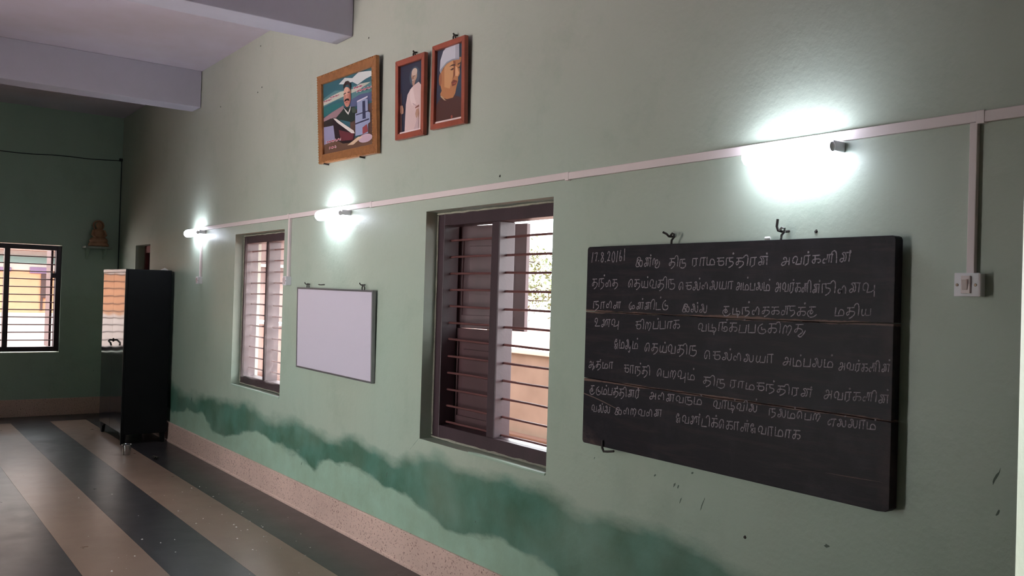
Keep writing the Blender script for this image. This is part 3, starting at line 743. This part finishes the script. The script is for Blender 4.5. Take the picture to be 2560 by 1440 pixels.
L3 = [(pm((64, 66, 82)), FULL), (pm((58, 72, 88)), [(.7, 1), (1, 1), (1, .45), (.8, .3), (.7, .5)]),
      (pm((84, 54, 50)), [(0, 0), (1, 0), (1, .24), (.85, .30), (.68, .33), (.2, .36), (.08, .30), (0, .26)]),
      (pm((184, 124, 84)), [(.14, .70), (.12, .58), (.16, .50), (.20, .44), (.14, .40), (.22, .345), (.40, .31), (.62, .31), (.70, .36), (.74, .44), (.80, .52), (.79, .56), (.86, .60), (.84, .68), (.90, .78), (.90, .82), (.30, .86)]),
      (pm((160, 100, 72)), ell(.14, .60, .055, .085)),
      (pm((206, 152, 108)), [(.28, .80), (.60, .83), (.62, .60), (.50, .44), (.30, .48)]),
      (pm((150, 92, 68)), [(.62, .80), (.70, .78), (.72, .62), (.60, .55), (.64, .68)]),
      (pm((74, 52, 46)), [(.46, .735), (.58, .755), (.68, .745), (.68, .73), (.56, .735)]), (pm((74, 52, 46)), [(.78, .74), (.90, .752), (.90, .735), (.78, .725)]),
      (pm((92, 62, 54)), [(.50, .69), (.60, .705), (.66, .69), (.58, .675)]), (pm((92, 62, 54)), [(.80, .69), (.86, .70), (.86, .68), (.80, .68)]),
      (pm((220, 168, 128)), [(.70, .72), (.76, .70), (.84, .615), (.80, .575), (.70, .59)]),
      (pm((132, 74, 60)), [(.56, .52), (.64, .545), (.74, .525), (.78, .51), (.72, .47), (.60, .46)]), (pm((176, 96, 84)), [(.58, .495), (.76, .505), (.70, .485)]),
      (pm((198, 196, 206)), [(.12, .72), (.14, .86), (.24, .97), (.34, 1.0), (.84, 1.0), (.85, .80), (.60, .815), (.38, .80), (.26, .76), (.16, .68)]),
      (pm((150, 150, 164)), [(.14, .73), (.26, .77), (.38, .81), (.60, .825), (.85, .81), (.85, .79), (.60, .805), (.38, .785), (.26, .745), (.16, .69)]),
      (pm((172, 170, 182)), [(.70, 1.0), (.84, 1.0), (.85, .81), (.70, .82)]),
      (pm((188, 158, 130)), [(.16, .38), (.24, .36), (.34, .31), (.40, .29), (.32, .30), (.20, .35)]),
      (pm((176, 92, 80)), ell(.60, .055, .035, .022)),
      (pm((226, 202, 198)), [(0, .03), (1, .03), (1, .0), (0, .0)])]
picture('framed_portrait', [(-4.243, 2.928), (-3.915, 2.921), (-3.910, 2.456), (-4.256, 2.466)], -.028, -.010, .030, 'red-brown framed portrait of a man in a white cap, nearest picture', M['teak'], L3)
for x, z, lab in ((-4.49, 2.925, 'iron hook above the portrait of the robed man'), (-4.06, 2.930, 'iron hook above the portrait of the man in a white cap')):
    tag(mesh_obj('wall_hook', B().tube([(x, .012, z + .03), (x, -.02, z + .026), (x, -.028, z + .034)], .005, 6).tube([(x - .012, -.018, z - .004), (x - .010, -.02, z + .018), (x, -.021, z + .026), (x + .010, -.02, z + .018), (x + .012, -.018, z - .004)], .0045, 6), M['iron']), lab, 'hook', 'picture hooks')

# ------------------------------------------------------------------ blackboard
bb = thing('blackboard', (-2.18, -.03, .935), 'large worn wooden blackboard covered with chalk handwriting', 'blackboard')
YF, YB = -.048, -.008
xl, xr = -2.888, -1.478
g = .0012
rc = .012
def crackz(x, c):
    a = {1: [(-2.89, 1.500), (-2.47, 1.500), (-2.11, 1.4965), (-1.72, 1.498), (-1.47, 1.506)], 2: [(-2.89, 1.216), (-2.55, 1.208), (-2.2, 1.2075), (-1.93, 1.2085), (-1.65, 1.2095), (-1.47, 1.206)]}[c]
    for (x0, z0), (x1, z1) in zip(a[:-1], a[1:]):
        if x <= x1: return z0 + (z1 - z0) * (x - x0) / (x1 - x0)
    return a[-1][1]
xs_ = [xl + (xr - xl) * k / 24 for k in range(25)]
rg = random.Random(3)
j1 = [crackz(x, 1) + rg.uniform(-.0012, .0012) for x in xs_]; j2 = [crackz(x, 2) + rg.uniform(-.0012, .0012) for x in xs_]
top = [(x, z + g) for x, z in zip(xs_, j1)] + [(xr, 1.772 - rc), (xr - rc * .3, 1.772 - rc * .3), (xr - rc, 1.772), (xl + rc, 1.776), (xl + rc * .3, 1.776 - rc * .3), (xl, 1.776 - rc)]
midp = [(x, z + g) for x, z in zip(xs_, j2)] + [(x, z - g) for x, z in reversed(list(zip(xs_, j1)))]
bot = [(xl, .938 + rc), (xl + rc * .3, .938 + rc * .3), (xl + rc, .938), (xr - .04, .931), (xr - .012, .934), (xr, .944)] + [(x, z - g) for x, z in reversed(list(zip(xs_, j2)))]
for poly in (top, midp, bot):
    mesh_obj('plank', B().prism_xz(poly, YF, YB), M['board'], bb, bevel=.0018)
for x in (-2.6, -1.8):
    mesh_obj('batten', B().box(x - .03, x + .03, YB + .0002, YB + .0078, .98, 1.74), M['back'], bb)
# split running in from the far lower edge
mesh_obj('split', B().prism_xz([(-2.887, 1.150), (-2.82, 1.139), (-2.757, 1.126), (-2.70, 1.112), (-2.655, 1.101), (-2.70, 1.109), (-2.757, 1.122), (-2.82, 1.135), (-2.887, 1.145)], YF - .0005, YF + .002), pm((110, 90, 84), .8), bb)
mesh_obj('split', B().prism_xz([(-1.70, 1.016), (-1.60, 1.020), (-1.50, 1.0215), (-1.60, 1.0165)], YF - .0005, YF + .002), pm((104, 82, 78), .8), bb)

# --- handwriting: single-stroke letters drawn as chalk lines
def cr(pts, n=5):
    if len(pts) < 3: return pts
    out = []; P = [pts[0]] + list(pts) + [pts[-1]]
    for i in range(1, len(P) - 2):
        p0, p1, p2, p3 = P[i - 1], P[i], P[i + 1], P[i + 2]
        for k in range(n):
            t_ = k / n
            out.append(tuple(.5 * ((2 * p1[j]) + (-p0[j] + p2[j]) * t_ + (2 * p0[j] - 5 * p1[j] + 4 * p2[j] - p3[j]) * t_ ** 2 + (-p0[j] + 3 * p1[j] - 3 * p2[j] + p3[j]) * t_ ** 3) for j in (0, 1)))
    out.append(pts[-1]); return out
def sharp(pts):            # straight segments
    out = []
    for a, c in zip(pts[:-1], pts[1:]): out += [a, ((a[0] * 2 + c[0]) / 3, (a[1] * 2 + c[1]) / 3), ((a[0] + c[0] * 2) / 3, (a[1] + c[1] * 2) / 3)]
    return out + [pts[-1]]
def G(w, *st): return (w, [(cr if k == 'c' else sharp)(p) for k, p in st])
c_, s_l = 'c', 's'
GL = {
 '1': G(.35, ('s', [(.2, 1), (.12, 0)])), '7': G(.55, ('s', [(.02, .85), (.5, .95), (.35, .1)])), '.': G(.35, ('s', [(.12, .05), (.2, .08), (.15, .12)])),
 '8': G(.6, ('c', [(.45, .8), (.25, .98), (.08, .8), (.3, .55), (.5, .25), (.3, 0), (.1, .2), (.3, .5), (.42, .7), (.4, .85)])),
 '2': G(.6, ('c', [(.05, .7), (.2, .95), (.42, .8), (.3, .4), (.05, .05), (.2, .12), (.5, .05)])), '0': G(.6, ('c', [(.35, .98), (.1, .7), (.08, .25), (.28, 0), (.5, .3), (.5, .75), (.3, .98)])),
 '6': G(.55, ('c', [(.2, 1.1), (.1, .5), (.2, .05), (.42, .1), (.42, .42), (.2, .4), (.1, .2)])), '|': G(.4, ('s', [(.2, 1.3), (.25, 0)])), ' ': (.5, []),
 'அ': G(1.05, ('c', [(.30, .72), (.20, .84), (.30, .98), (.5, .9), (.55, .55), (.4, .12), (.12, .02), (.03, .2), (.2, .42), (.55, .48), (.85, .5)]), ('s', [(.85, .95), (.85, 0)])),
 'ஆ': G(1.15, ('c', [(.30, .72), (.20, .84), (.30, .98), (.5, .9), (.55, .55), (.4, .12), (.12, .02), (.03, .2), (.2, .42), (.55, .48), (.8, .5)]), ('c', [(.8, .95), (.8, .2), (.9, -.1), (1.05, .1), (1.0, .3), (.85, .1), (.7, -.35)])),
 'இ': G(1.15, ('c', [(.55, .62), (.35, .75), (.2, .55), (.38, .4), (.62, .55), (.7, .85), (.45, 1.0), (.2, .85), (.1, .4), (.0, .08), (.2, -.05), (.5, .05), (.55, .3), (.35, .3), (.6, .1), (.85, .0), (1.0, .25), (.95, .6), (.75, .65)])),
 'உ': G(1.0, ('c', [(.3, .5), (.12, .55), (.12, .85), (.35, .98), (.5, .75), (.35, .3), (.15, .02)]), ('s', [(.15, .02), (.95, .05)])),
 'எ': G(1.05, ('c', [(.40, .25), (.2, .05), (.05, .3), (.2, .7), (.5, .85), (.98, .9)]), ('s', [(.75, .9), (.7, -.15)])),
 'க': G(.95, ('s', [(.05, .95), (.85, .98)]), ('c', [(.35, .95), (.34, .5), (.34, .15), (.2, .0), (.05, .2), (.15, .45), (.5, .52), (.82, .48), (.9, .25), (.75, .05), (.6, .1)])),
 'ங': G(1.1, ('s', [(.05, 0), (.05, .95), (.9, .98)]), ('s', [(.45, .95), (.42, .08)]), ('c', [(.42, .08), (.7, .0), (.98, .05), (.98, .4), (.8, .5), (.6, .35), (.75, .2)])),
 'ச': G(.95, ('s', [(.05, .92), (.9, .98)]), ('s', [(.3, .95), (.25, .1)]), ('c', [(.05, .5), (.45, .55), (.8, .55), (.85, .2), (.6, .02), (.25, .1)])),
 'ட': G(.85, ('s', [(.08, .95), (.06, 0), (.8, .03)])),
 'ண': G(1.5, ('c', [(.35, .3), (.15, .3), (.06, .12), (.2, 0), (.4, .2), (.38, .65), (.2, .85), (.4, .95), (.6, .6), (.6, .15), (.62, .6), (.8, .92), (.95, .6), (.92, .2)]), ('s', [(.7, .95), (1.4, .95)]), ('s', [(1.25, .95), (1.25, 0)])),
 'த': G(1.0, ('s', [(.05, .95), (.8, .98)]), ('c', [(.32, .95), (.32, .55), (.28, .2), (.12, .1), (.04, .3), (.2, .5), (.55, .55), (.85, .45), (.85, .15), (.6, -.15), (.35, -.3)])),
 'ந': G(1.05, ('s', [(.06, 0), (.06, .93), (.85, .98)]), ('c', [(.45, .95), (.44, .55), (.6, .52), (.85, .42), (.85, .15), (.6, -.12), (.35, -.25)])),
 'ன': G(1.2, ('c', [(.38, .35), (.18, .35), (.06, .15), (.22, 0), (.42, .2), (.4, .65), (.22, .85), (.42, .96), (.62, .65), (.62, .2), (.5, .05)]), ('s', [(.45, .95), (1.1, .95)]), ('s', [(.98, .95), (.95, 0)])),
 'ப': G(.9, ('s', [(.08, .9), (.06, 0), (.78, .03), (.8, .9)])),
 'ம': G(1.1, ('s', [(.08, .95), (.06, .02), (.95, .04)]), ('c', [(.45, .04), (.45, .4), (.6, .68), (.85, .62), (.98, .35), (.95, .04)])),
 'ய': G(1.05, ('c', [(.08, .85), (.06, .25), (.2, .02), (.4, .2), (.45, .85)]), ('s', [(.42, .3), (.5, .02), (.95, .05), (.95, .9)])),
 'ர': G(.8, ('s', [(.06, .0), (.08, .93), (.72, .97)]), ('s', [(.52, .95), (.52, .1), (.2, -.12)])),
 'ற': G(1.0, ('c', [(.06, 0), (.06, .6), (.2, .95), (.38, .7), (.38, .1)]), ('c', [(.38, .6), (.58, .95), (.82, .75), (.75, .3), (.55, -.15)])),
 'ல': G(1.15, ('c', [(.32, .3), (.12, .32), (.05, .12), (.22, 0), (.42, .2), (.42, .65), (.25, .88), (.48, .95), (.6, .6), (.65, .15), (.85, 0), (1.02, .25), (1.02, .9)])),
 'வ': G(1.1, ('c', [(.30, .25), (.12, .25), (.06, .5), (.15, .85), (.4, .95), (.56, .7), (.5, .3), (.42, .02)]), ('s', [(.42, .02), (.98, .04), (1.0, .85)])),
 'ழ': G(1.05, ('s', [(.06, .95), (.05, .05), (.5, .06)]), ('c', [(.5, .9), (.48, .4), (.72, .48), (.92, .3), (.8, .0), (.58, -.05), (.52, .12), (.7, .05), (.68, -.4)])),
 'ள': G(1.15, ('c', [(.35, .05), (.12, .02), (.05, .25), (.2, .48), (.42, .3), (.35, .05), (.45, .5), (.5, .9)]), ('s', [(.4, .93), (1.05, .97)]), ('s', [(.68, .95), (.66, .05)]), ('s', [(.93, .95), (.92, 0)])),
 'ா': G(.75, ('s', [(.06, 0), (.08, .92), (.68, .97)]), ('s', [(.48, .95), (.48, 0)])),
 'ி': G(.32, ('c', [(-.35, .98), (-.2, 1.25), (.02, 1.28), (.15, 1.0), (.18, .5), (.16, 0)])),
 'ெ': G(.85, ('c', [(.35, .5), (.28, .15), (.15, .0), (.05, .2), (.08, .6), (.25, .95), (.5, .98), (.62, .7), (.62, 0)])),
 'ே': G(.85, ('c', [(.45, .6), (.28, .45), (.12, .2), (.3, .0), (.42, .2), (.2, .45), (.08, .75), (.25, 1.1), (.45, 1.05), (.4, .85), (.25, .9)]), ('s', [(.62, .7), (.62, 0)])),
 'ை': G(1.0, ('c', [(.32, .1), (.12, .05), (.06, .35), (.2, .55), (.42, .35), (.42, .05), (.45, .6), (.62, .92), (.8, .6), (.8, 0)])),
 '்': G(0, ('c', [(-.45, 1.32), (-.38, 1.40), (-.32, 1.33), (-.38, 1.27), (-.45, 1.32)])),
 'று': G(1.25, ('c', [(.05, .2), (.1, .8), (.28, .98), (.42, .6), (.42, .3), (.55, .75), (.72, .85), (.82, .6), (.65, .3), (.45, .05), (.6, -.12), (.9, -.05), (1.1, .35), (1.05, .7)])),
 'ரு': G(1.0, ('s', [(.06, .0), (.08, .93), (.8, .97)]), ('c', [(.4, .95), (.4, .5), (.6, .5), (.9, .45), (.9, .1), (.6, -.12), (.2, -.05)])),
 'டு': G(.95, ('c', [(.5, 1.0), (.15, .75), (.05, .3), (.25, -.05), (.65, -.08), (.88, .15), (.75, .4), (.45, .35), (.4, .65)])),
 'மு': G(1.1, ('c', [(.35, 1.0), (.1, .7), (.05, .25), (.3, -.08), (.38, .2), (.3, .5)]), ('c', [(.3, .1), (.6, .08), (.62, .45), (.85, .5), (.95, .2), (.8, .05), (.62, .1)])),
 'கு': G(1.1, ('s', [(.15, .95), (.85, .98)]), ('c', [(.4, .95), (.38, .5), (.3, .3), (.45, .2), (.6, .4), (.45, .6), (.15, .5), (.05, .2), (.3, -.15), (.7, -.12), (1.0, .15)])),
 'வு': G(1.35, ('c', [(.30, .25), (.12, .25), (.06, .5), (.15, .85), (.4, .95), (.56, .7), (.5, .3), (.42, .02)]), ('s', [(.42, .02), (.85, .08), (1.15, .3)]), ('s', [(1.15, .75), (1.12, -.4)])),
 'து': G(1.15, ('s', [(.1, .95), (.85, .98)]), ('c', [(.35, .95), (.34, .5), (.2, .2), (.05, .3), (.2, .52), (.6, .55), (.85, .3), (.6, .0), (.45, -.15), (.7, -.25), (.95, .05), (1.1, .4)])),
 'லு': G(1.2, ('c', [(.32, .3), (.12, .32), (.05, .12), (.22, 0), (.42, .2), (.42, .65), (.25, .88), (.48, .95), (.6, .6), (.65, .2), (.85, .1), (1.0, .4), (1.02, .85), (.98, .2), (.8, -.3), (.6, -.2)])),
 'ளு': G(1.6, ('c', [(.35, .05), (.12, .02), (.05, .25), (.2, .48), (.42, .3), (.35, .05), (.45, .5), (.5, .9)]), ('s', [(.4, .93), (.9, .97)]), ('s', [(.68, .95), (.66, .05)]), ('c', [(.95, .95), (.98, .5), (1.4, .5), (1.45, .15), (1.1, -.15)]), ('s', [(.95, .95), (1.5, .97)])),
}
def tokens(w):
    out = []; i = 0; pre = {'ெ': ['ெ'], 'ே': ['ே'], 'ை': ['ை'], 'ொ': ['ெ'], 'ோ': ['ே']}
    while i < len(w):
        ch = w[i]; nx = w[i + 1] if i + 1 < len(w) else ''
        if nx == 'ு' and ch + nx in GL: out.append(ch + nx); i += 2
        elif nx in pre and nx:
            out += pre[nx] + [ch] + (['ா'] if nx in 'ொோ' else []); i += 2
        elif ch in GL: out.append(ch); i += 1
        else: i += 1
    return out
LINES = [
 [('17.8.2016|', -2.863, 1.709, -2.649, 1.711, .043), ('இன்று', -2.590, 1.689, -2.450, 1.685, .034), ('திரு', -2.410, 1.686, -2.317, 1.685, .031), ('ராமசந்திரன்', -2.291, 1.689, -1.935, 1.686, .030), ('அவர்களின்', -1.890, 1.686, -1.621, 1.693, .029)],
 [('தந்தை', -2.853, 1.605, -2.685, 1.605, .034), ('தெய்வதிரு', -2.633, 1.605, -2.369, 1.601, .033), ('செல்லையா', -2.355, 1.598, -2.089, 1.601, .031), ('அம்பலம்', -2.080, 1.600, -1.929, 1.599, .029), ('அவர்களின்', -1.912, 1.597, -1.733, 1.593, .030), ('நினைவு', -1.730, 1.593, -1.532, 1.597, .029)],
 [('நாளை', -2.842, 1.513, -2.667, 1.518, .029), ('முன்னிட்டு', -2.625, 1.516, -2.402, 1.521, .031), ('இல்ல', -2.333, 1.516, -2.207, 1.513, .030), ('குழந்தைகளுக்கு', -2.139, 1.512, -1.739, 1.519, .029), ('மதிய', -1.681, 1.519, -1.548, 1.526, .027)],
 [('உணவு', -2.831, 1.437, -2.671, 1.442, .034), ('சிறப்பாக', -2.585, 1.436, -2.339, 1.448, .032), ('வழங்கப்படுகிறது', -2.253, 1.446, -1.782, 1.456, .031)],
 [('மேலும்', -2.706, 1.351, -2.561, 1.358, .036), ('தெய்வதிரு', -2.529, 1.350, -2.252, 1.355, .033), ('செல்லையா', -2.219, 1.346, -1.904, 1.351, .029), ('அம்பலம்', -1.873, 1.348, -1.675, 1.354, .028), ('அவர்களின்', -1.661, 1.349, -1.483, 1.358, .025)],
 [('ஆத்மா', -2.859, 1.260, -2.702, 1.266, .029), ('சாந்தி', -2.643, 1.259, -2.488, 1.257, .031), ('பெறவும்', -2.458, 1.258, -2.256, 1.261, .030), ('திரு', -2.221, 1.251, -2.114, 1.248, .029), ('ராமசந்திரன்', -2.096, 1.253, -1.750, 1.252, .026), ('அவர்களின்', -1.712, 1.252, -1.481, 1.264, .027)],
 [('குடும்பத்தினர்', -2.849, 1.152, -2.545, 1.164, .030), ('அனைவரும்', -2.494, 1.167, -2.218, 1.173, .028), ('வாழ்வில்', -2.172, 1.168, -1.969, 1.178, .029), ('நலம்பெற', -1.925, 1.170, -1.717, 1.180, .026), ('எல்லாம்', -1.697, 1.170, -1.522, 1.177, .026)],
 [('வல்ல', -2.833, 1.075, -2.714, 1.081, .029), ('இறைவனை', -2.688, 1.083, -2.418, 1.105, .029), ('வேண்டிக்கொள்வோமாக', -2.353, 1.094, -1.793, 1.107, .030)]]
hr = random.Random(11)
def ribbon(b, pts, w):
    n = len(pts); vs = []
    for i, (x, z) in enumerate(pts):
        a, c = pts[max(i - 1, 0)], pts[min(i + 1, n - 1)]
        dx, dz = c[0] - a[0], c[1] - a[1]; L = math.hypot(dx, dz) or 1
        ww = w * hr.uniform(.75, 1.15)
        vs += [(x - dz / L * ww, YF - .0007, z + dx / L * ww), (x + dz / L * ww, YF - .0007, z - dx / L * ww)]
    b.add(vs, [(2 * i, 2 * i + 1, 2 * i + 3, 2 * i + 2) for i in range(n - 1)])
for li, line in enumerate(LINES):
    for w, x0, z0, x1, z1, hgt in line:
        b = B()
        tk_ = tokens(w); tot = sum(GL[k][0] + (.12 if GL[k][0] else 0) for k in tk_)
        sx = (x1 - x0) / tot; cur = 0
        for k in tk_:
            gw, st = GL[k]; jy = hr.uniform(-.06, .06); sc = hr.uniform(.9, 1.1); sl = hr.uniform(-.02, .12)
            for p in st:
                q = [(x0 + (cur + a + sl * c) * sx, z0 + (z1 - z0) * (cur + a) / tot + (c * sc + jy) * hgt) for a, c in p]
                q = [(min(max(a, xl + .006), xr - .006), c) for a, c in q]
                ribbon(b, q, .0019 if li else .0021)
            cur += gw + (.12 if gw else 0)
        mesh_obj('chalk_word', b, M['chalk'], bb)['kind'] = 'stuff'
# hangers of the board
for x in (-2.418, -1.908):
    mesh_obj('eyelet', B().tube([(x, -.03, 1.770), (x + .004, -.032, 1.790), (x + .016, -.034, 1.800), (x + .018, -.034, 1.812), (x + .006, -.032, 1.816), (x - .004, -.031, 1.808)], .0042, 8), M['iron'] if x < -2 else M['steel'], bb, smooth=True)
mesh_obj('clip', B().tube([(-2.756, YF - .004, .965), (-2.754, YF - .006, .935), (-2.745, YF - .006, .921), (-2.72, YF - .006, .924), (-2.684, YF - .006, .931)], .0048, 8), M['iron'], bb, smooth=True)
tag(mesh_obj('wall_hook', B().tube([(-2.43, .012, 1.806), (-2.432, -.03, 1.806), (-2.438, -.036, 1.815), (-2.452, -.042, 1.822)], .0045, 8), M['iron']), 'dark iron hook holding the far top corner of the blackboard', 'hook', 'blackboard hooks')
tag(mesh_obj('wall_hook', B().tube([(-1.895, .012, 1.806), (-1.905, -.025, 1.802), (-1.916, -.036, 1.806), (-1.920, -.038, 1.82), (-1.917, -.038, 1.845)], .0045, 8), M['iron']), 'upturned iron hook above the blackboard under the bright lamp', 'hook', 'blackboard hooks')
tag(mesh_obj('chalk_stub', B().lathe([(.001, 0), (.006, .001), (.006, .018), (.004, .021)], (0, 0, 0), 10).map(lambda p: Vector((-1.975 + p.z, -.028 + p.x, 1.7812 + p.y))), M['chalk_stick'], smooth=True), 'small stub of white chalk lying on the top edge of the blackboard', 'chalk')

# ------------------------------------------------------------------ outdoors
M['soil'] = mat('peach_paving', (72, 40, 31), 0.9, var=.2, vscale=1.5)
M['cwall'] = mat('stained_compound_wall', (136, 110, 102), 0.9, var=.3, vscale=1.1, c2=(108, 84, 76))
M['ledge'] = mat('ledge_plaster', (92, 58, 46), 0.9, var=.2)
M['h_pink'] = mat('pale_pink_render', (88, 70, 66), 0.9, var=.1)
M['h_orange'] = mat('orange_render', (172, 126, 96), 0.9, var=.1)
M['h_white'] = mat('white_render', (170, 160, 154), 0.9, var=.08)
M['h_teal'] = mat('teal_render', (100, 122, 118), 0.9)
M['h_lilac'] = mat('lilac_panel', (106, 86, 112), 0.8)
M['h_brown'] = mat('brown_shutter', (56, 38, 36), 0.8)
M['bark'] = mat('bark', (60, 50, 42), 0.9, var=.3, vscale=20)
M['leaf'] = mat('leaf_green', (82, 96, 62), 0.6, var=.4, vscale=3, c2=(104, 106, 74))
M['yard'] = mat('pale_bounce_yard', (206, 198, 200), 0.9, var=.15, vscale=.6)  # unseen yard, made pale to bounce daylight onto upper wall and ceiling
struct(mesh_obj('ground', B().box(-45, 25, ROOM_Y0 - THICK, 30, -0.4, -0.12), M['soil']), 'peach earth outside')
struct(mesh_obj('yard', B().box(-45, 25, -30, ROOM_Y0 - THICK - .001, -0.4, -0.12), M['yard']), 'unseen yard outside, made pale to bounce daylight indoors')
M['baffle'] = mat('dull_baffle_wall', (112, 118, 108), 0.9, var=.2)
for n_, (a_, c_x, dp_) in enumerate(((-7.2, -7.02, 3.2), (-5.44, -5.26, 1.7), (-3.68, -3.5, 2.5))):  # unseen walls, added to block slanting daylight towards both room ends
    struct(mesh_obj('wall_baffle_%d' % (n_ + 1), B().box(a_, c_x, ROOM_Y0 - THICK - dp_, ROOM_Y0 - THICK - .001, -.12, ROOM_Z + .2), M['baffle']), 'added daylight-blocking porch, outside')
for i_, (a_, c_x) in enumerate(((-7.75, -6.13), (-4.6, -2.92), (-1.4, 0.05))):  # unseen sunshades, added to keep direct sun off the floor inside
    struct(mesh_obj('trim_%d' % (i_ + 1), B().add([(a_, THICK, 2.10), (c_x, THICK, 2.10), (c_x, THICK + .6, 2.14), (a_, THICK + .6, 2.14), (a_, THICK, 2.2), (c_x, THICK, 2.2), (c_x, THICK + .6, 2.19), (a_, THICK + .6, 2.19)],
           [(0, 3, 2, 1), (4, 5, 6, 7), (0, 1, 5, 4), (1, 2, 6, 5), (2, 3, 7, 6), (3, 0, 4, 7)]), M['h_orange']), 'unseen concrete sunshade added above an opening to block sun, outside')
vr = tag(mesh_obj('paved_strip', B().box(-16, 3, THICK + .001, 2.3, -.119, 0.10), M['soil'], bevel=.01), 'peach paved strip outside between the long wall and the garden wall', 'paving')
cw = thing('garden_wall', (-7, 2.4, -.1), 'stained pale plaster garden wall seen through the window next to the blackboard', 'wall')
mesh_obj('wall_face', B().box(-20, 4, 2.4, 2.56, -.119, 1.03), M['cwall'], cw)
mesh_obj('coping', B().box(-20, 4, 2.37, 2.59, 1.03, 1.075), M['h_white'], cw, bevel=.008)
mesh_obj('plinth', B().box(-20, 4, 2.302, 2.4, -.119, .30), M['ledge'], cw, bevel=.01)
hs = thing('pink_house', (-18, 5, -.12), 'pale pink house wall seen through the tall plastic-covered window', 'house')
mesh_obj('wall_face', B().box(-20, -17, 2.62, 8, -.12, 4.6), M['h_pink'], hs)
mesh_obj('band', B().box(-17.001, -16.9, 2.62, 8.05, 2.55, 2.75), M['h_orange'], hs, bevel=.02)
mesh_obj('band', B().box(-17.001, -16.94, 2.62, 8.02, 2.0, 2.06), M['h_white'], hs, bevel=.01)
mesh_obj('roof', B().box(-20.3, -16.5, 2.62, 8.4, 4.6, 4.75), M['h_white'], hs, bevel=.02)
ho = thing('orange_house', (-21, -2, -.12), 'sunlit orange and white house seen through the end wall window', 'house')
mesh_obj('wall_face', B().box(-23, -19, -8, 1.9, .99, 1.80), M['h_orange'], ho)
mesh_obj('plinth_wall', B().box(-23, -18.9, -8, 1.95, -.12, .99), M['h_white'], ho, bevel=.02)
mesh_obj('upper_wall', B().box(-23, -19.001, -8, 1.9, 1.80, 4.2), M['h_white'], ho)
mesh_obj('teal_band', B().box(-19.002, -18.93, -8, 1.9, 1.93, 2.06), M['h_teal'], ho, bevel=.01)
mesh_obj('canopy', B().box(-19.001, -18.4, -8, 1.95, 2.16, 2.26), M['h_white'], ho, bevel=.02)
mesh_obj('lilac_panel', B().box(-19.002, -18.96, .04, .40, 1.74, 1.86), M['h_lilac'], ho, bevel=.01)
mesh_obj('lilac_panel', B().box(-19.002, -18.96, -.75, -.27, 1.76, 1.84), M['h_lilac'], ho, bevel=.01)
sd = mesh_obj('shutter', B().box(-19.002, -18.95, .235, .385, 1.28, 1.735), M['h_brown'], ho, bevel=.005)
mesh_obj('shutter', B().box(-19.002, -18.96, .235, .275, 1.04, 1.28), M['h_brown'], ho, bevel=.005)
mesh_obj('roof', B().box(-23.3, -18.5, -8.3, 2.2, 4.2, 4.35), M['h_white'], ho, bevel=.02)

tr = thing('garden_tree', (-12.5, 6.2, -.12), 'pale green leafy tree behind the garden wall seen through the right window half', 'tree')
mesh_obj('trunk', B().tube([(-12.5, 6.2, -.12), (-12.45, 6.18, .8), (-12.5, 6.22, 1.5), (-12.35, 6.2, 2.3)], [.10, .085, .07, .03], 10), M['bark'], tr, smooth=True)
tips = []
for k in range(16):
    a = k * 2.4; h0 = 1.2 + .06 * k; rx = 1.7 if math.cos(a) > 0 else 1.0
    p0 = Vector((-12.47, 6.2, h0)); p2 = p0 + Vector((math.cos(a) * rx * random.uniform(.7, 1.0), math.sin(a) * random.uniform(.7, 1.2), random.uniform(-.1, .45)))
    p1 = p0.lerp(p2, .55) + Vector((0, 0, .14))
    mesh_obj('branch', B().tube([p0, p1, p2], [.03, .02, .006], 6), M['bark'], tr); tips += [p0.lerp(p2, .4), p1, p2, p1.lerp(p2, .5)]
tips += [Vector((-11.0 + random.uniform(-.3, .35), 6.0 + random.uniform(-.3, .4), random.uniform(1.65, 2.35))) for _ in range(10)]
b = B()
for k in range(3600):
    c = random.choice(tips); p = c + Vector((random.gauss(0, .13), random.gauss(0, .15), random.gauss(0, .12)))
    d = Vector((random.gauss(0, 1), random.gauss(0, 1), random.gauss(-.4, .7))).normalized(); n = d.orthogonal().normalized()
    n = (Matrix.Rotation(random.random() * 6.28, 3, d) @ n); L = random.uniform(.05, .11)
    b.add([p, p + d * L * .5 + n * L * .2, p + d * L, p + d * L * .5 - n * L * .2], [(0, 1, 2, 3)])
mesh_obj('foliage', b, M['leaf'], tr)['kind'] = 'stuff'
